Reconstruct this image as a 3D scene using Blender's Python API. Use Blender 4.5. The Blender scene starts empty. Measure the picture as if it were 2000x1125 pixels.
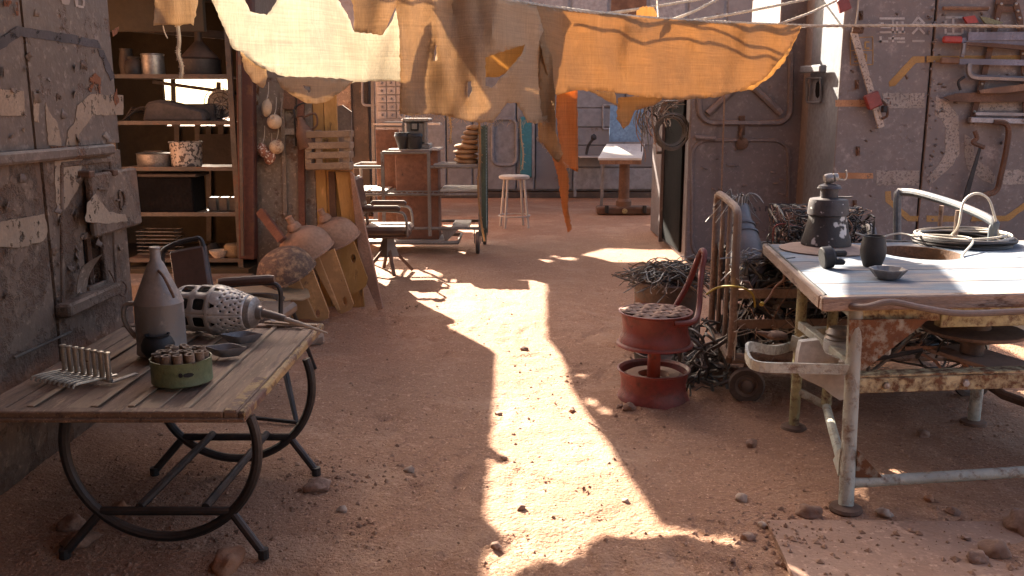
import bpy, bmesh, math, random
from mathutils import Vector, Matrix, noise
from mathutils.geometry import delaunay_2d_cdt
R = math.radians
rnd = random.Random(11)
scn = bpy.context.scene
col = scn.collection

# ---------------------------------------------------------------- camera
EYE = 1.58
FPX = 1750.0
PITCH = math.atan(347 / FPX)
cam_d = bpy.data.cameras.new('camera')
cam_d.sensor_width = 36
cam_d.lens = 36 * FPX / 2000
cam_d.clip_end = 600
cam = bpy.data.objects.new('camera', cam_d)
col.objects.link(cam)
cam.location = (0, 0, EYE)
cam.rotation_euler = (R(90) - PITCH, 0, 0)
scn.camera = cam

# ---------------------------------------------------------------- sun and sky
SUN_EL = R(31)
SUN_AZ = R(26)          # the sun stands behind the yard, 26 degrees to the left of straight ahead
SX = math.sin(SUN_AZ) / math.tan(SUN_EL)     # ground shift of a shadow per metre of height
SY = math.cos(SUN_AZ) / math.tan(SUN_EL)
ldir = Vector((SX, -SY, -1)).normalized()
sun_d = bpy.data.lights.new('sun', 'SUN')
sun_d.energy = 5.0
sun_d.angle = R(0.5)
sun_d.color = (1.0, 0.935, 0.83)
sun = bpy.data.objects.new('sun', sun_d)
col.objects.link(sun)
sun.location = (-6, 14, 12)
sun.rotation_euler = ldir.to_track_quat('-Z', 'Y').to_euler()
world = bpy.data.worlds.new('World')
scn.world = world
world.use_nodes = True
wn = world.node_tree
sky = wn.nodes.new('ShaderNodeTexSky')
sky.sky_type = 'NISHITA'
sky.sun_disc = False
sky.sun_elevation = SUN_EL
sky.sun_rotation = -SUN_AZ
sky.dust_density = 4.0
sky.air_density = 0.8
bg = wn.nodes['Background']
bg.inputs['Strength'].default_value = 0.074
wn.links.new(sky.outputs[0], bg.inputs['Color'])
scn.view_settings.view_transform = 'Standard'
scn.view_settings.look = 'None'
scn.view_settings.gamma = 1
scn.view_settings.use_curve_mapping = False
scn.view_settings.exposure = 2.8
scn.view_settings.use_white_balance = True
scn.view_settings.white_balance_temperature = 6950
scn.cycles.max_bounces = 6
scn.cycles.diffuse_bounces = 4
scn.cycles.glossy_bounces = 2
scn.cycles.transparent_max_bounces = 8

# ---------------------------------------------------------------- survey helpers: a sighted pixel (of 2000 x 1125) to a point of the yard
_c, _s = math.cos(PITCH), math.sin(PITCH)
def ray(px, py):
    b = -(py - 562.5) / FPX
    return Vector(((px - 1000) / FPX, _c + b * _s, -_s + b * _c))
O = Vector((0, 0, EYE))
def G(px, py, z=0.0):
    r = ray(px, py); return O + r * ((z - EYE) / r.z)
def W(px, py, Y):
    r = ray(px, py); return O + r * (Y / r.y)
def XW(px, py, x):
    r = ray(px, py); return O + r * (x / r.x)
def V(*a): return Vector(a)
def lerp(a, b, t): return a + (b - a) * t
def nz(x, y=0.0, z=0.0): return noise.noise(Vector((x, y, z)))

# ---------------------------------------------------------------- mesh builder
class MB:
    def __init__(s): s.v = []; s.f = []
    def add(s, vs, fs):
        o = len(s.v); s.v += [Vector(p) for p in vs]; s.f += [tuple(i + o for i in f) for f in fs]; return s
    def box(s, c, d, rot=None):
        c = Vector(c); pts = []
        for z in (-.5, .5):
            for x, y in ((-.5, -.5), (.5, -.5), (.5, .5), (-.5, .5)):
                p = Vector((x * d[0], y * d[1], z * d[2]))
                pts.append(c + (rot @ p if rot is not None else p))
        return s.add(pts, [(3, 2, 1, 0), (4, 5, 6, 7), (0, 1, 5, 4), (1, 2, 6, 5), (2, 3, 7, 6), (3, 0, 4, 7)])
    def span(s, a, b):
        a, b = Vector(a), Vector(b)
        return s.box((a + b) / 2, [abs(b[i] - a[i]) for i in range(3)])
    def beam(s, a, b, w, h, up=(0, 0, 1)):
        a, b = Vector(a), Vector(b); d = (b - a); L = d.length; d.normalize()
        u = Vector(up)
        if abs(d.dot(u)) > .98: u = Vector((0, 1, 0))
        x = d.cross(u).normalized(); y = x.cross(d)
        m = Matrix((x, d, y)).transposed()
        return s.box((a + b) / 2, (w, L, h), m)
    def tube(s, pts, r, n=8, closed=False):
        pts = [Vector(p) for p in pts]; k = len(pts)
        rs = r if isinstance(r, (list, tuple)) else [r] * k
        T = []
        for i in range(k):
            a = pts[i - 1] if (i > 0 or closed) else pts[i]
            b = pts[(i + 1) % k] if (i < k - 1 or closed) else pts[i]
            t = b - a
            T.append(t.normalized() if t.length > 1e-9 else Vector((0, 0, 1)))
        u = T[0].orthogonal().normalized(); vs = []; fs = []
        for i in range(k):
            u = (u - T[i] * u.dot(T[i])); u = u.normalized() if u.length > 1e-6 else T[i].orthogonal().normalized()
            w = T[i].cross(u)
            for j in range(n):
                a = 2 * math.pi * j / n
                vs.append(pts[i] + (u * math.cos(a) + w * math.sin(a)) * rs[i])
        m = k if closed else k - 1
        for i in range(m):
            for j in range(n):
                a = i * n + j; b = i * n + (j + 1) % n; c2 = ((i + 1) % k) * n
                fs.append((a, b, c2 + (j + 1) % n, c2 + j))
        if not closed:
            fs.append(tuple(reversed(range(n)))); fs.append(tuple((k - 1) * n + j for j in range(n)))
        return s.add(vs, fs)
    def lathe(s, prof, n=24, c=(0, 0, 0), M=None, wob=0.0, caps=True):
        vs = []; fs = []; c = Vector(c); k = len(prof); sd = rnd.random() * 50
        for r, z in prof:
            for j in range(n):
                a = 2 * math.pi * j / n
                rr = r * (1 + wob * nz(math.cos(a) * 1.5 + sd, math.sin(a) * 1.5, z * 6))
                p = Vector((rr * math.cos(a), rr * math.sin(a), z))
                vs.append(c + (M @ p if M is not None else p))
        for i in range(k - 1):
            for j in range(n):
                a = i * n + j; b = i * n + (j + 1) % n
                fs.append((a, b, b + n, a + n))
        if caps and prof[0][0] > 1e-6: fs.append(tuple(reversed(range(n))))
        if caps and prof[-1][0] > 1e-6: fs.append(tuple((k - 1) * n + j for j in range(n)))
        return s.add(vs, fs)
    def prism(s, poly, vec):
        poly = [Vector(p) for p in poly]; vec = Vector(vec); n = len(poly)
        vs = poly + [p + vec for p in poly]
        fs = [tuple(reversed(range(n))), tuple(range(n, 2 * n))] + [(i, (i + 1) % n, (i + 1) % n + n, i + n) for i in range(n)]
        return s.add(vs, fs)
    def blob(s, c, r, sq=(1, 1, .75), amp=.3, sub=2, seed=0):
        bm = bmesh.new(); bmesh.ops.create_icosphere(bm, subdivisions=sub, radius=1)
        vs = []
        for v in bm.verts:
            k = 1 + amp * nz(v.co.x * 1.3 + seed, v.co.y * 1.3 - seed, v.co.z * 1.3)
            vs.append(Vector(c) + Vector((v.co.x * sq[0], v.co.y * sq[1], v.co.z * sq[2])) * r * k)
        fs = [tuple(v.index for v in f.verts) for f in bm.faces]; bm.free()
        return s.add(vs, fs)
    def build(s, name, mat, parent=None, bevel=0.0, smooth=35, solid=0.0, local=False):
        me = bpy.data.meshes.new(name)
        off = Vector(parent['_w']) if parent is not None and '_w' in parent and not local else Vector((0, 0, 0))
        me.from_pydata([p - off for p in s.v], [], s.f)
        bm = bmesh.new(); bm.from_mesh(me); bmesh.ops.recalc_face_normals(bm, faces=bm.faces)
        if bevel:
            es = [e for e in bm.edges if len(e.link_faces) == 2 and e.calc_face_angle(0) > R(30)]
            try: bmesh.ops.bevel(bm, geom=es, offset=bevel, segments=1, affect='EDGES', clamp_overlap=True)
            except Exception: pass
        bm.to_mesh(me); bm.free()
        if smooth:
            me.polygons.foreach_set('use_smooth', [True] * len(me.polygons))
            me.set_sharp_from_angle(angle=R(smooth))
        me.materials.append(M[mat] if isinstance(mat, str) else mat)
        o = bpy.data.objects.new(name, me); col.objects.link(o)
        if parent is not None:
            o.parent = parent; o['_w'] = tuple(off)
        if solid:
            md = o.modifiers.new('thick', 'SOLIDIFY'); md.thickness = solid; md.offset = 0
        return o

def tag(o, label=None, cat=None, group=None, kind=None):
    if label: o['label'] = label
    if cat: o['category'] = cat
    if group: o['group'] = group
    if kind: o['kind'] = kind
    return o
def thing(name, label, cat, loc, group=None):
    o = bpy.data.objects.new(name, None); col.objects.link(o)
    o.empty_display_size = .1
    o.location = loc; o['_w'] = tuple(loc)
    return tag(o, label, cat, group)
def single(name, mb, mat, label, cat, group=None, **k):
    """a thing that is one mesh, its origin at its base"""
    xs = [p.x for p in mb.v]; ys = [p.y for p in mb.v]; zs = [p.z for p in mb.v]
    b = Vector(((min(xs) + max(xs)) / 2, (min(ys) + max(ys)) / 2, min(zs)))
    mb.v = [p - b for p in mb.v]
    o = mb.build(name, mat, None, **k); o.location = b
    return tag(o, label, cat, group)
def share(o, name, parent, loc=(0, 0, 0), rot=(0, 0, 0), scale=(1, 1, 1)):
    c = o.copy(); c.name = name; col.objects.link(c); c.parent = parent
    c.location = loc; c.rotation_euler = rot; c.scale = scale
    return c
def clean():
    for o in bpy.data.objects:
        if '_w' in o: del o['_w']

def crs(pts, k=6, closed=False):
    """Catmull-Rom curve through points"""
    pts = [Vector(p) for p in pts]; n = len(pts); out = []
    m = n if closed else n - 1
    for i in range(m):
        if closed: p0, p1, p2, p3 = pts[i - 1], pts[i], pts[(i + 1) % n], pts[(i + 2) % n]
        else: p0, p1, p2, p3 = pts[max(i - 1, 0)], pts[i], pts[i + 1], pts[min(i + 2, n - 1)]
        for j in range(k):
            t = j / k
            out.append(.5 * ((2 * p1) + (p2 - p0) * t + (2 * p0 - 5 * p1 + 4 * p2 - p3) * t * t + (3 * p1 - p0 - 3 * p2 + p3) * t ** 3))
    if not closed: out.append(pts[-1])
    return out
def inside(p, poly):
    x, y = p; r = False; n = len(poly)
    for i in range(n):
        x1, y1 = poly[i]; x2, y2 = poly[(i + 1) % n]
        if (y1 > y) != (y2 > y) and x < (x2 - x1) * (y - y1) / (y2 - y1) + x1: r = not r
    return r
def resample(poly, step, jit=0.0, closed=True):
    out = []; n = len(poly)
    for i in range(n if closed else n - 1):
        a = Vector(poly[i]); b = Vector(poly[(i + 1) % n]); L = (b - a).length; k = max(1, int(L / step))
        nn = Vector((-(b - a).y, (b - a).x)).normalized() if L > 0 else Vector((0, 0))
        for j in range(k):
            p = a.lerp(b, j / k)
            if jit and j: p = p + nn * (nz(p.x * .9 / step, p.y * .9 / step, 3.1) * jit + rnd.uniform(-.4, .4) * jit)
            out.append((p.x, p.y))
    return out
def region(poly, holes=(), step=None, bstep=None, jit=0.0):
    """triangulated flat outline: returns 2-D points, triangles"""
    b = resample(poly, bstep, jit) if bstep else [tuple(p) for p in poly]
    hs = [resample(h, bstep, jit) if bstep else [tuple(p) for p in h] for h in holes]
    pts = [Vector(p) for p in b]; ed = [(i, (i + 1) % len(b)) for i in range(len(b))]
    for h in hs:
        o = len(pts); pts += [Vector(p) for p in h]; ed += [(o + i, o + (i + 1) % len(h)) for i in range(len(h))]
    if step:
        x0 = min(p[0] for p in b); x1 = max(p[0] for p in b); y0 = min(p[1] for p in b); y1 = max(p[1] for p in b)
        y = y0 + step * .5; row = 0
        while y < y1:
            x = x0 + step * (.5 if row % 2 else .25)
            while x < x1:
                q = (x + rnd.uniform(-.15, .15) * step, y + rnd.uniform(-.15, .15) * step)
                if inside(q, b) and not any(inside(q, h) for h in hs): pts.append(Vector(q))
                x += step
            y += step; row += 1
    r = delaunay_2d_cdt(pts, ed, [], 0, 1e-5)
    vs = [(p.x, p.y) for p in r[0]]; tr = []
    for t in r[2]:
        c = (sum(vs[i][0] for i in t) / 3, sum(vs[i][1] for i in t) / 3)
        if inside(c, b) and not any(inside(c, h) for h in hs): tr.append(tuple(t))
    return vs, tr
def slab(mb, vs, tr, fn, vec):
    """a triangulated outline mapped by fn and given thickness vec"""
    n = len(vs); vec = Vector(vec)
    top = [Vector(fn(*p)) for p in vs]; cnt = {}
    for t in tr:
        for i in range(3):
            a, b = t[i], t[(i + 1) % 3]
            if (b, a) in cnt: cnt[(b, a)] += 1
            else: cnt[(a, b)] = cnt.get((a, b), 0) + 1
    fs = list(tr) + [tuple(i + n for i in reversed(t)) for t in tr]
    fs += [(a, a + n, b + n, b) for (a, b), k in cnt.items() if k == 1]
    return mb.add(top + [p + vec for p in top], fs)
def rrect(x0, y0, x1, y1, r, k=5):
    p = []
    for cx, cy, a0 in ((x1 - r, y1 - r, 0), (x0 + r, y1 - r, 90), (x0 + r, y0 + r, 180), (x1 - r, y0 + r, 270)):
        for i in range(k + 1):
            a = R(a0 + 90 * i / k); p.append((cx + r * math.cos(a), cy + r * math.sin(a)))
    return p

# ---------------------------------------------------------------- materials
M = {}
DUST = (.36, .22, .155)
def pm(name, c1, c2, sc=6, rough=.7, metal=0.0, rust=None, ramt=.45, rsc=5, bump=.15, bsc=60, dust=0.0, stretch=(1, 1, 1), trans=0.0,
       flake=0.0, speck=None, rust2=None, holes=0.0, hsc=30, weave=0.0, rw=.035, bdist=.006, stain=1.0, spec=.5, grit=None):
    m = bpy.data.materials.new(name); m.use_nodes = True; t = m.node_tree; N = t.nodes; L = t.links
    b = N['Principled BSDF']; b.inputs['Metallic'].default_value = metal; b.inputs['Specular IOR Level'].default_value = spec
    out = N['Material Output']
    tc = N.new('ShaderNodeTexCoord'); mp = N.new('ShaderNodeMapping'); mp.inputs['Scale'].default_value = stretch
    oi = N.new('ShaderNodeObjectInfo')
    L.new(tc.outputs['Object'], mp.inputs['Vector'])
    sh = N.new('ShaderNodeVectorMath'); sh.operation = 'MULTIPLY_ADD'
    cb = N.new('ShaderNodeCombineXYZ')
    for i in range(3): L.new(oi.outputs['Random'], cb.inputs[i])
    L.new(cb.outputs[0], sh.inputs[0]); sh.inputs[1].default_value = (7, 5, 9); L.new(mp.outputs[0], sh.inputs[2])
    vec = sh.outputs[0]
    def noi(s, det=5, ro=.6, v=vec):
        n = N.new('ShaderNodeTexNoise'); n.inputs['Scale'].default_value = s; n.inputs['Detail'].default_value = det
        n.inputs['Roughness'].default_value = ro; L.new(v, n.inputs['Vector']); return n.outputs['Fac']
    def ramp(f, a, b2):
        r = N.new('ShaderNodeMapRange'); r.inputs['From Min'].default_value = a; r.inputs['From Max'].default_value = b2
        L.new(f, r.inputs['Value']); return r.outputs['Result']
    def mix(f, a, b2):
        x = N.new('ShaderNodeMix'); x.data_type = 'RGBA'
        if isinstance(f, float): x.inputs[0].default_value = f
        else: L.new(f, x.inputs[0])
        for i, q in ((6, a), (7, b2)):
            if isinstance(q, tuple): x.inputs[i].default_value = (*q, 1)
            else: L.new(q, x.inputs[i])
        return x.outputs[2]
    c = mix(ramp(noi(sc), .36, .64), c1, c2)
    c = mix(ramp(noi(sc * .33, 3), .42, .62), c, tuple(x * (1 - stain * (1 - y)) for x, y in zip(c1, (.62, .58, .55))))
    c = mix(ramp(noi(sc * 9, 3), .35, .75), c, tuple(x * (.6 if stain > .5 else .85) for x in c1))
    if grit:
        for gs, ga in grit:
            c = mix(ramp(noi(gs, 3, .65), .40, .62), c, tuple(x * (1 - ga) for x in c1))
            c = mix(ramp(noi(gs * .77, 3, .65), .58, .72), c, tuple(min(1, x * (1 + ga)) for x in c2))
    hgt = noi(bsc, 4)
    bh = hgt
    if speck:
        c = mix(ramp(noi(speck[1], 2, .5), speck[2], speck[2] + .06), c, speck[0])
    rmask = None
    if rust:
        rmask = ramp(noi(rsc, 7, .72), 1 - ramt - rw * .6, 1 - ramt + rw * 1.4)
        rc = mix(ramp(noi(rsc * 4), .3, .7), rust, rust2 or tuple(x * .5 for x in rust))
        c = mix(rmask, c, rc)
        a = N.new('ShaderNodeMath'); a.operation = 'MULTIPLY_ADD'; L.new(rmask, a.inputs[0]); a.inputs[1].default_value = -1.2 - flake; L.new(hgt, a.inputs[2]); bh = a.outputs[0]
    if dust:
        g = N.new('ShaderNodeNewGeometry'); sp = N.new('ShaderNodeSeparateXYZ'); L.new(g.outputs['Normal'], sp.inputs[0])
        up = ramp(sp.outputs['Z'], -.1, .9)
        d = N.new('ShaderNodeMath'); d.operation = 'MULTIPLY_ADD'; L.new(up, d.inputs[0]); d.inputs[1].default_value = .85; d.inputs[2].default_value = .08
        d2 = N.new('ShaderNodeMath'); d2.operation = 'MULTIPLY'; L.new(d.outputs[0], d2.inputs[0]); L.new(ramp(noi(4, 4), .3, .65), d2.inputs[1])
        d3 = N.new('ShaderNodeMath'); d3.operation = 'MULTIPLY'; L.new(d2.outputs[0], d3.inputs[0]); d3.inputs[1].default_value = dust
        c = mix(d3.outputs[0], c, DUST)
    L.new(c, b.inputs['Base Color'])
    rr = N.new('ShaderNodeMapRange'); rr.inputs['To Min'].default_value = max(.05, rough - .12); rr.inputs['To Max'].default_value = min(1, rough + .15)
    L.new(noi(sc * 3), rr.inputs['Value']); L.new(rr.outputs[0], b.inputs['Roughness'])
    if rmask is not None and metal > .1:
        mm = N.new('ShaderNodeMath'); mm.operation = 'MULTIPLY_ADD'; L.new(rmask, mm.inputs[0]); mm.inputs[1].default_value = -metal; mm.inputs[2].default_value = metal
        L.new(mm.outputs[0], b.inputs['Metallic'])
    if weave:
        w = []
        for st in ((weave * 1.6, weave * 1.6, 3.0), (3.0, 3.0, weave * 1.6)):
            q = N.new('ShaderNodeMapping'); q.inputs['Scale'].default_value = st; L.new(tc.outputs['Object'], q.inputs['Vector'])
            w.append(noi(1.0, 3, .6, q.outputs[0]))
        a = N.new('ShaderNodeMath'); a.operation = 'ADD'; L.new(w[0], a.inputs[0]); L.new(w[1], a.inputs[1])
        a2 = N.new('ShaderNodeMath'); a2.operation = 'ADD'; L.new(a.outputs[0], a2.inputs[0]); L.new(bh, a2.inputs[1]); bh = a2.outputs[0]
        c = mix(ramp(a.outputs[0], .72, 1.28), tuple(x * .66 for x in c1), c); L.new(c, b.inputs['Base Color'])
    if bump:
        bp = N.new('ShaderNodeBump'); bp.inputs['Strength'].default_value = bump; bp.inputs['Distance'].default_value = bdist
        L.new(bh, bp.inputs['Height']); L.new(bp.outputs[0], b.inputs['Normal'])
    surf = b.outputs[0]
    if trans:
        tr = N.new('ShaderNodeBsdfTranslucent'); L.new(c, tr.inputs['Color'])
        if bump: L.new(bp.outputs[0], tr.inputs['Normal'])
        ms = N.new('ShaderNodeMixShader'); ms.inputs[0].default_value = trans
        L.new(surf, ms.inputs[1]); L.new(tr.outputs[0], ms.inputs[2]); surf = ms.outputs[0]
    if holes:
        tp = N.new('ShaderNodeBsdfTransparent'); ms = N.new('ShaderNodeMixShader')
        L.new(ramp(noi(hsc, 5, .7), 1 - holes - .03, 1 - holes + .03), ms.inputs[0]); L.new(surf, ms.inputs[1]); L.new(tp.outputs[0], ms.inputs[2]); surf = ms.outputs[0]
    L.new(surf, out.inputs['Surface'])
    M[name] = m
    return m

RUST = (.16, .065, .03)
pm('soil', (.405, .197, .108), (.50, .285, .182), 1.1, .95, bump=1.0, bsc=60, bdist=.015, grit=((9, .24), (42, .30), (120, .25)), speck=((.22, .10, .062), 60, .62), rust=(.53, .35, .24), ramt=.42, rsc=1.5, rust2=(.42, .23, .135), rw=.12)
pm('gravel', (.36, .19, .115), (.46, .27, .18), 14, .95, bump=.5)
pm('stone', (.30, .165, .11), (.42, .27, .195), 9, .92, bump=.7, bsc=40)
pm('stone_pale', (.52, .38, .29), (.42, .28, .2), 9, .92, bump=.7, bsc=40)
pm('stone_ochre', (.42, .17, .075), (.42, .25, .15), 8, .92, bump=.8, bsc=40, dust=.5)
pm('wall_steel', (.158, .122, .10), (.205, .162, .135), 2.2, .62, rust=(.21, .10, .055), ramt=.41, rsc=3.2, bump=.75, bsc=22, flake=1.5, dust=.5, grit=((7, .3), (38, .25)))
pm('wall_low', (.185, .128, .092), (.22, .158, .115), 2.2, .7, rust=(.19, .11, .07), ramt=.48, rsc=5.5, rw=.07, bump=.9, bsc=24, flake=1.6, dust=.6, grit=((7, .35), (38, .3)))
pm('right_steel', (.178, .142, .13), (.22, .18, .165), 1.6, .6, rust=(.20, .12, .085), ramt=.36, rsc=2.6, bump=.45, bsc=18, flake=1, dust=.5, grit=((5, .28), (34, .2)))
pm('door_steel', (.14, .112, .112), (.175, .142, .14), 1.8, .6, rust=(.12, .06, .05), ramt=.35, rsc=2.8, bump=.4, bsc=20, flake=1, dust=.6, grit=((5, .25), (30, .2)))
pm('far_steel', (.18, .185, .205), (.225, .23, .245), 1.2, .6, rust=(.13, .09, .07), ramt=.36, rsc=2, bump=.3, bsc=16, dust=.3)
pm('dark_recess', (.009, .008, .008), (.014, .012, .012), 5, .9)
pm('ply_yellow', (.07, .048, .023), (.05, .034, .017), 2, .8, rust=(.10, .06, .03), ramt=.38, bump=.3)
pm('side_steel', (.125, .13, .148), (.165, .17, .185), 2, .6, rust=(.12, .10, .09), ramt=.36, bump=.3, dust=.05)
M['dark_recess'].node_tree.nodes['Principled BSDF'].inputs['Specular IOR Level'].default_value = .05
pm('cream_paint', (.40, .30, .215), (.31, .225, .16), 8, .8, bump=.6, holes=.40, hsc=15, bsc=30)
pm('white_paint', (.40, .33, .28), (.33, .265, .22), 9, .85, bump=.3, holes=.43, hsc=48)
pm('stencil_white', (.52, .46, .42), (.44, .39, .36), 9, .85, holes=.36, hsc=50)
pm('ochre_paint', (.46, .25, .075), (.38, .22, .09), 9, .8, bump=.3, holes=.30, hsc=30)
pm('orange_paint', (.50, .24, .11), (.42, .22, .12), 9, .8, bump=.3, holes=.36, hsc=24)
pm('rust_stain', (.28, .10, .04), (.19, .07, .03), 12, .9, bump=.5, holes=.48, hsc=22)
pm('red_faint', (.30, .06, .04), (.26, .07, .05), 9, .85, holes=.5, hsc=40)
pm('dark_paint', (.075, .065, .07), (.095, .08, .085), 6, .75, holes=.40, hsc=11)
pm('rust_metal', (.125, .066, .042), (.19, .105, .068), 10, .85, .15, bump=.5, dust=.4)
pm('redbrown', (.085, .025, .018), (.11, .035, .024), 4, .6, rust=RUST, ramt=.4, bump=.2)
pm('ply_dark', (.06, .042, .022), (.045, .03, .017), 3, .8, bump=.3)
pm('blue_tube_shaded', (.10, .125, .15), (.14, .16, .18), 5, .55, .2, rust=(.16, .09, .05), ramt=.4, dust=.3)  # bluish tube, with the hoop's shade put into a darker colour
pm('shelf_metal', (.082, .077, .07), (.115, .105, .095), 6, .55, .3, rust=RUST, ramt=.42, dust=.9)
pm('ochre_panel', (.50, .27, .075), (.40, .22, .08), 2.5, .7, rust=(.13, .065, .03), ramt=.40, rsc=4, bump=.4, flake=1, dust=.5, stretch=(2.5, 2.5, .7), grit=((6, .35),))
pm('orange_panel', (.60, .32, .13), (.50, .27, .12), 4, .75, rust=(.26, .13, .07), ramt=.36, rsc=6, bump=.3, dust=.5, grit=((8, .35),))
pm('hood_dust', (.28, .16, .107), (.34, .21, .145), 5, .9, bump=.35, dust=.8)
pm('hood_peel', (.10, .062, .05), (.14, .085, .065), 5, .8, rust=(.50, .34, .19), ramt=.47, rsc=20, rw=.09, bump=.6, flake=1, dust=.3, rust2=(.36, .22, .13))
pm('timber_red', (.16, .062, .04), (.22, .10, .065), 8, .85, bump=.5, stretch=(1, 5, 1))
pm('grey_panel', (.25, .19, .145), (.32, .245, .19), 3, .75, rust=(.20, .105, .06), ramt=.42, rsc=5, bump=.5, flake=1, dust=.4, grit=((8, .35), (40, .3)))
pm('gourd', (.66, .52, .37), (.54, .37, .23), 14, .7, rust=(.30, .11, .06), ramt=.40, rsc=9, bump=.3)
pm('gourd_red', (.34, .12, .07), (.44, .20, .12), 20, .7, speck=((.75, .66, .55), 55, .56), bump=.3)
pm('crate_grey', (.24, .175, .125), (.30, .225, .165), 6, .8, bump=.3, dust=.5)
pm('jug_brown', (.13, .07, .05), (.18, .10, .07), 6, .65, .3, rust=(.24, .11, .06), ramt=.42, bump=.3, dust=.5)
pm('plank', (.215, .125, .075), (.32, .20, .125), 2.2, .75, rust=(.10, .05, .034), ramt=.42, rsc=3, bump=.35, dust=.55, stretch=(6, .7, 6), grit=((5, .35), (30, .3)))
pm('plank_pale', (.42, .275, .165), (.33, .21, .13), 3, .75, rust=(.13, .07, .045), ramt=.40, rsc=4, bump=.35, dust=.45, stretch=(6, .8, 6), grit=((5, .3), (30, .3)))
pm('plank_edge', (.42, .27, .10), (.34, .20, .085), 4, .75, rust=(.15, .07, .05), ramt=.50, rsc=5, bump=.5, dust=.3)
pm('black_tube', (.02, .019, .02), (.034, .031, .031), 8, .5, .2, rust=(.08, .05, .04), ramt=.33, rsc=8, bump=.15, dust=.2)
pm('zinc', (.33, .30, .28), (.41, .375, .345), 5, .5, .25, rust=(.21, .15, .12), ramt=.46, rsc=6, bump=.2, dust=.5, rust2=(.36, .30, .26))
pm('iron_pot', (.011, .010, .011), (.022, .019, .019), 8, .6, .1, bump=.25, dust=.07)
pm('white_enamel', (.56, .51, .47), (.64, .60, .56), 5, .4, .2, rust=(.36, .27, .21), ramt=.30, rsc=9, bump=.1, dust=.25)
pm('dull_steel', (.30, .27, .245), (.40, .37, .34), 10, .45, .6, rust=(.18, .11, .075), ramt=.34, bump=.1, dust=.3)
pm('glass_dirty', (.55, .45, .36), (.48, .38, .30), 6, .2, .1)
pm('nickel_warm', (.66, .60, .52), (.56, .50, .42), 20, .34, .8, rust=(.20, .12, .07), ramt=.32, rsc=14, bump=.1)
pm('green_tin', (.155, .185, .085), (.20, .225, .115), 5, .55, rust=(.13, .065, .035), ramt=.43, rsc=11, bump=.3, dust=.3)
pm('cork', (.20, .135, .095), (.30, .215, .155), 18, .85, bump=.4)
pm('slate_bowl', (.17, .165, .17), (.215, .205, .205), 6, .6, bump=.3, dust=.35)
pm('vinyl_worn_glare', (.44, .38, .33), (.36, .30, .26), 5, .35, bump=.1, dust=.3)  # worn dusty vinyl with sun glare put into its pale colour
pm('vinyl', (.075, .035, .025), (.10, .048, .035), 5, .42, bump=.15, bsc=90, dust=.25)
pm('steel_frame', (.24, .22, .20), (.32, .29, .26), 6, .5, .4, rust=(.17, .09, .055), ramt=.40, dust=.3)
pm('deck_white', (.62, .57, .50), (.52, .47, .41), 5, .6, rust=(.30, .21, .15), ramt=.36, dust=.4)
pm('brown_board', (.22, .085, .045), (.27, .11, .06), 3, .65, bump=.2, rust=(.12, .05, .03), ramt=.36)
pm('green_mesh', (.06, .085, .055), (.08, .11, .07), 5, .6, rust=(.12, .07, .04), ramt=.36)
pm('bread', (.54, .31, .15), (.42, .21, .09), 9, .8, bump=.5, bsc=30, dust=.3)
pm('black_pot', (.02, .02, .022), (.035, .033, .033), 6, .55)
pm('cabinet_pale', (.48, .45, .44), (.40, .375, .37), 5, .6, rust=(.26, .20, .17), ramt=.33, dust=.3)
pm('teal', (.02, .17, .22), (.03, .14, .19), 3, .5, rust=(.08, .07, .07), ramt=.32)
pm('blue_sheet', (.10, .21, .38), (.13, .24, .40), 3, .5)
pm('bench_white', (.70, .68, .64), (.62, .60, .56), 4, .55, dust=.35)
pm('stool_white', (.55, .50, .44), (.46, .41, .35), 6, .6, rust=RUST, ramt=.35, dust=.4)
pm('wire_grey', (.16, .145, .13), (.24, .21, .185), 8, .5, .4)
pm('wire_black', (.012, .012, .012), (.03, .027, .025), 8, .5, dust=.25)
pm('wire_pale', (.56, .50, .42), (.46, .39, .31), 8, .6)
pm('wire_red', (.34, .06, .035), (.26, .05, .03), 8, .6)
pm('wire_yellow', (.55, .40, .06), (.45, .32, .06), 8, .6)
pm('conduit', (.13, .13, .14), (.19, .185, .19), 5, .45, .3, dust=.45)
pm('straw', (.15, .10, .065), (.36, .26, .18), 10, .9, dust=.3)
pm('drum_steel', (.16, .115, .09), (.20, .145, .11), 4, .6, rust=(.26, .095, .03), ramt=.42, rsc=5, bump=.2, dust=.3)
pm('red_rim', (.24, .024, .018), (.18, .02, .016), 6, .5, rust=(.13, .026, .02), ramt=.44, rsc=9, bump=.3, dust=.4, rw=.08)
pm('orange_post', (.42, .05, .015), (.32, .035, .015), 5, .5, rust=(.16, .04, .025), ramt=.42, dust=.2)
pm('strap_brown', (.28, .15, .10), (.36, .21, .145), 8, .85, bump=.3, dust=.5)
pm('trolley_tube', (.26, .165, .115), (.32, .215, .155), 6, .7, rust=(.16, .08, .05), ramt=.42, bump=.25, dust=.5)
pm('tyre', (.075, .058, .048), (.11, .08, .065), 8, .9, bump=.4, dust=.8)
pm('hub', (.17, .135, .12), (.22, .175, .155), 8, .7, dust=.5)
pm('bench_top', (.15, .205, .265), (.215, .27, .315), 3, .8, spec=.15, rust=(.27, .28, .285), ramt=.45, rsc=4, bump=.3, dust=.35, rust2=(.26, .22, .19), rw=.1, stretch=(.6, 2.5, 1))
pm('bench_edge', (.30, .20, .15), (.38, .29, .23), 4, .8, rust=(.17, .09, .06), ramt=.44, rsc=4, bump=.5, stretch=(1, 1, 5))
pm('bench_frame', (.50, .51, .44), (.58, .57, .49), 5, .6, rust=(.22, .095, .035), ramt=.43, rsc=20, bump=.5, flake=.8, dust=.25, rw=.10)
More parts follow.
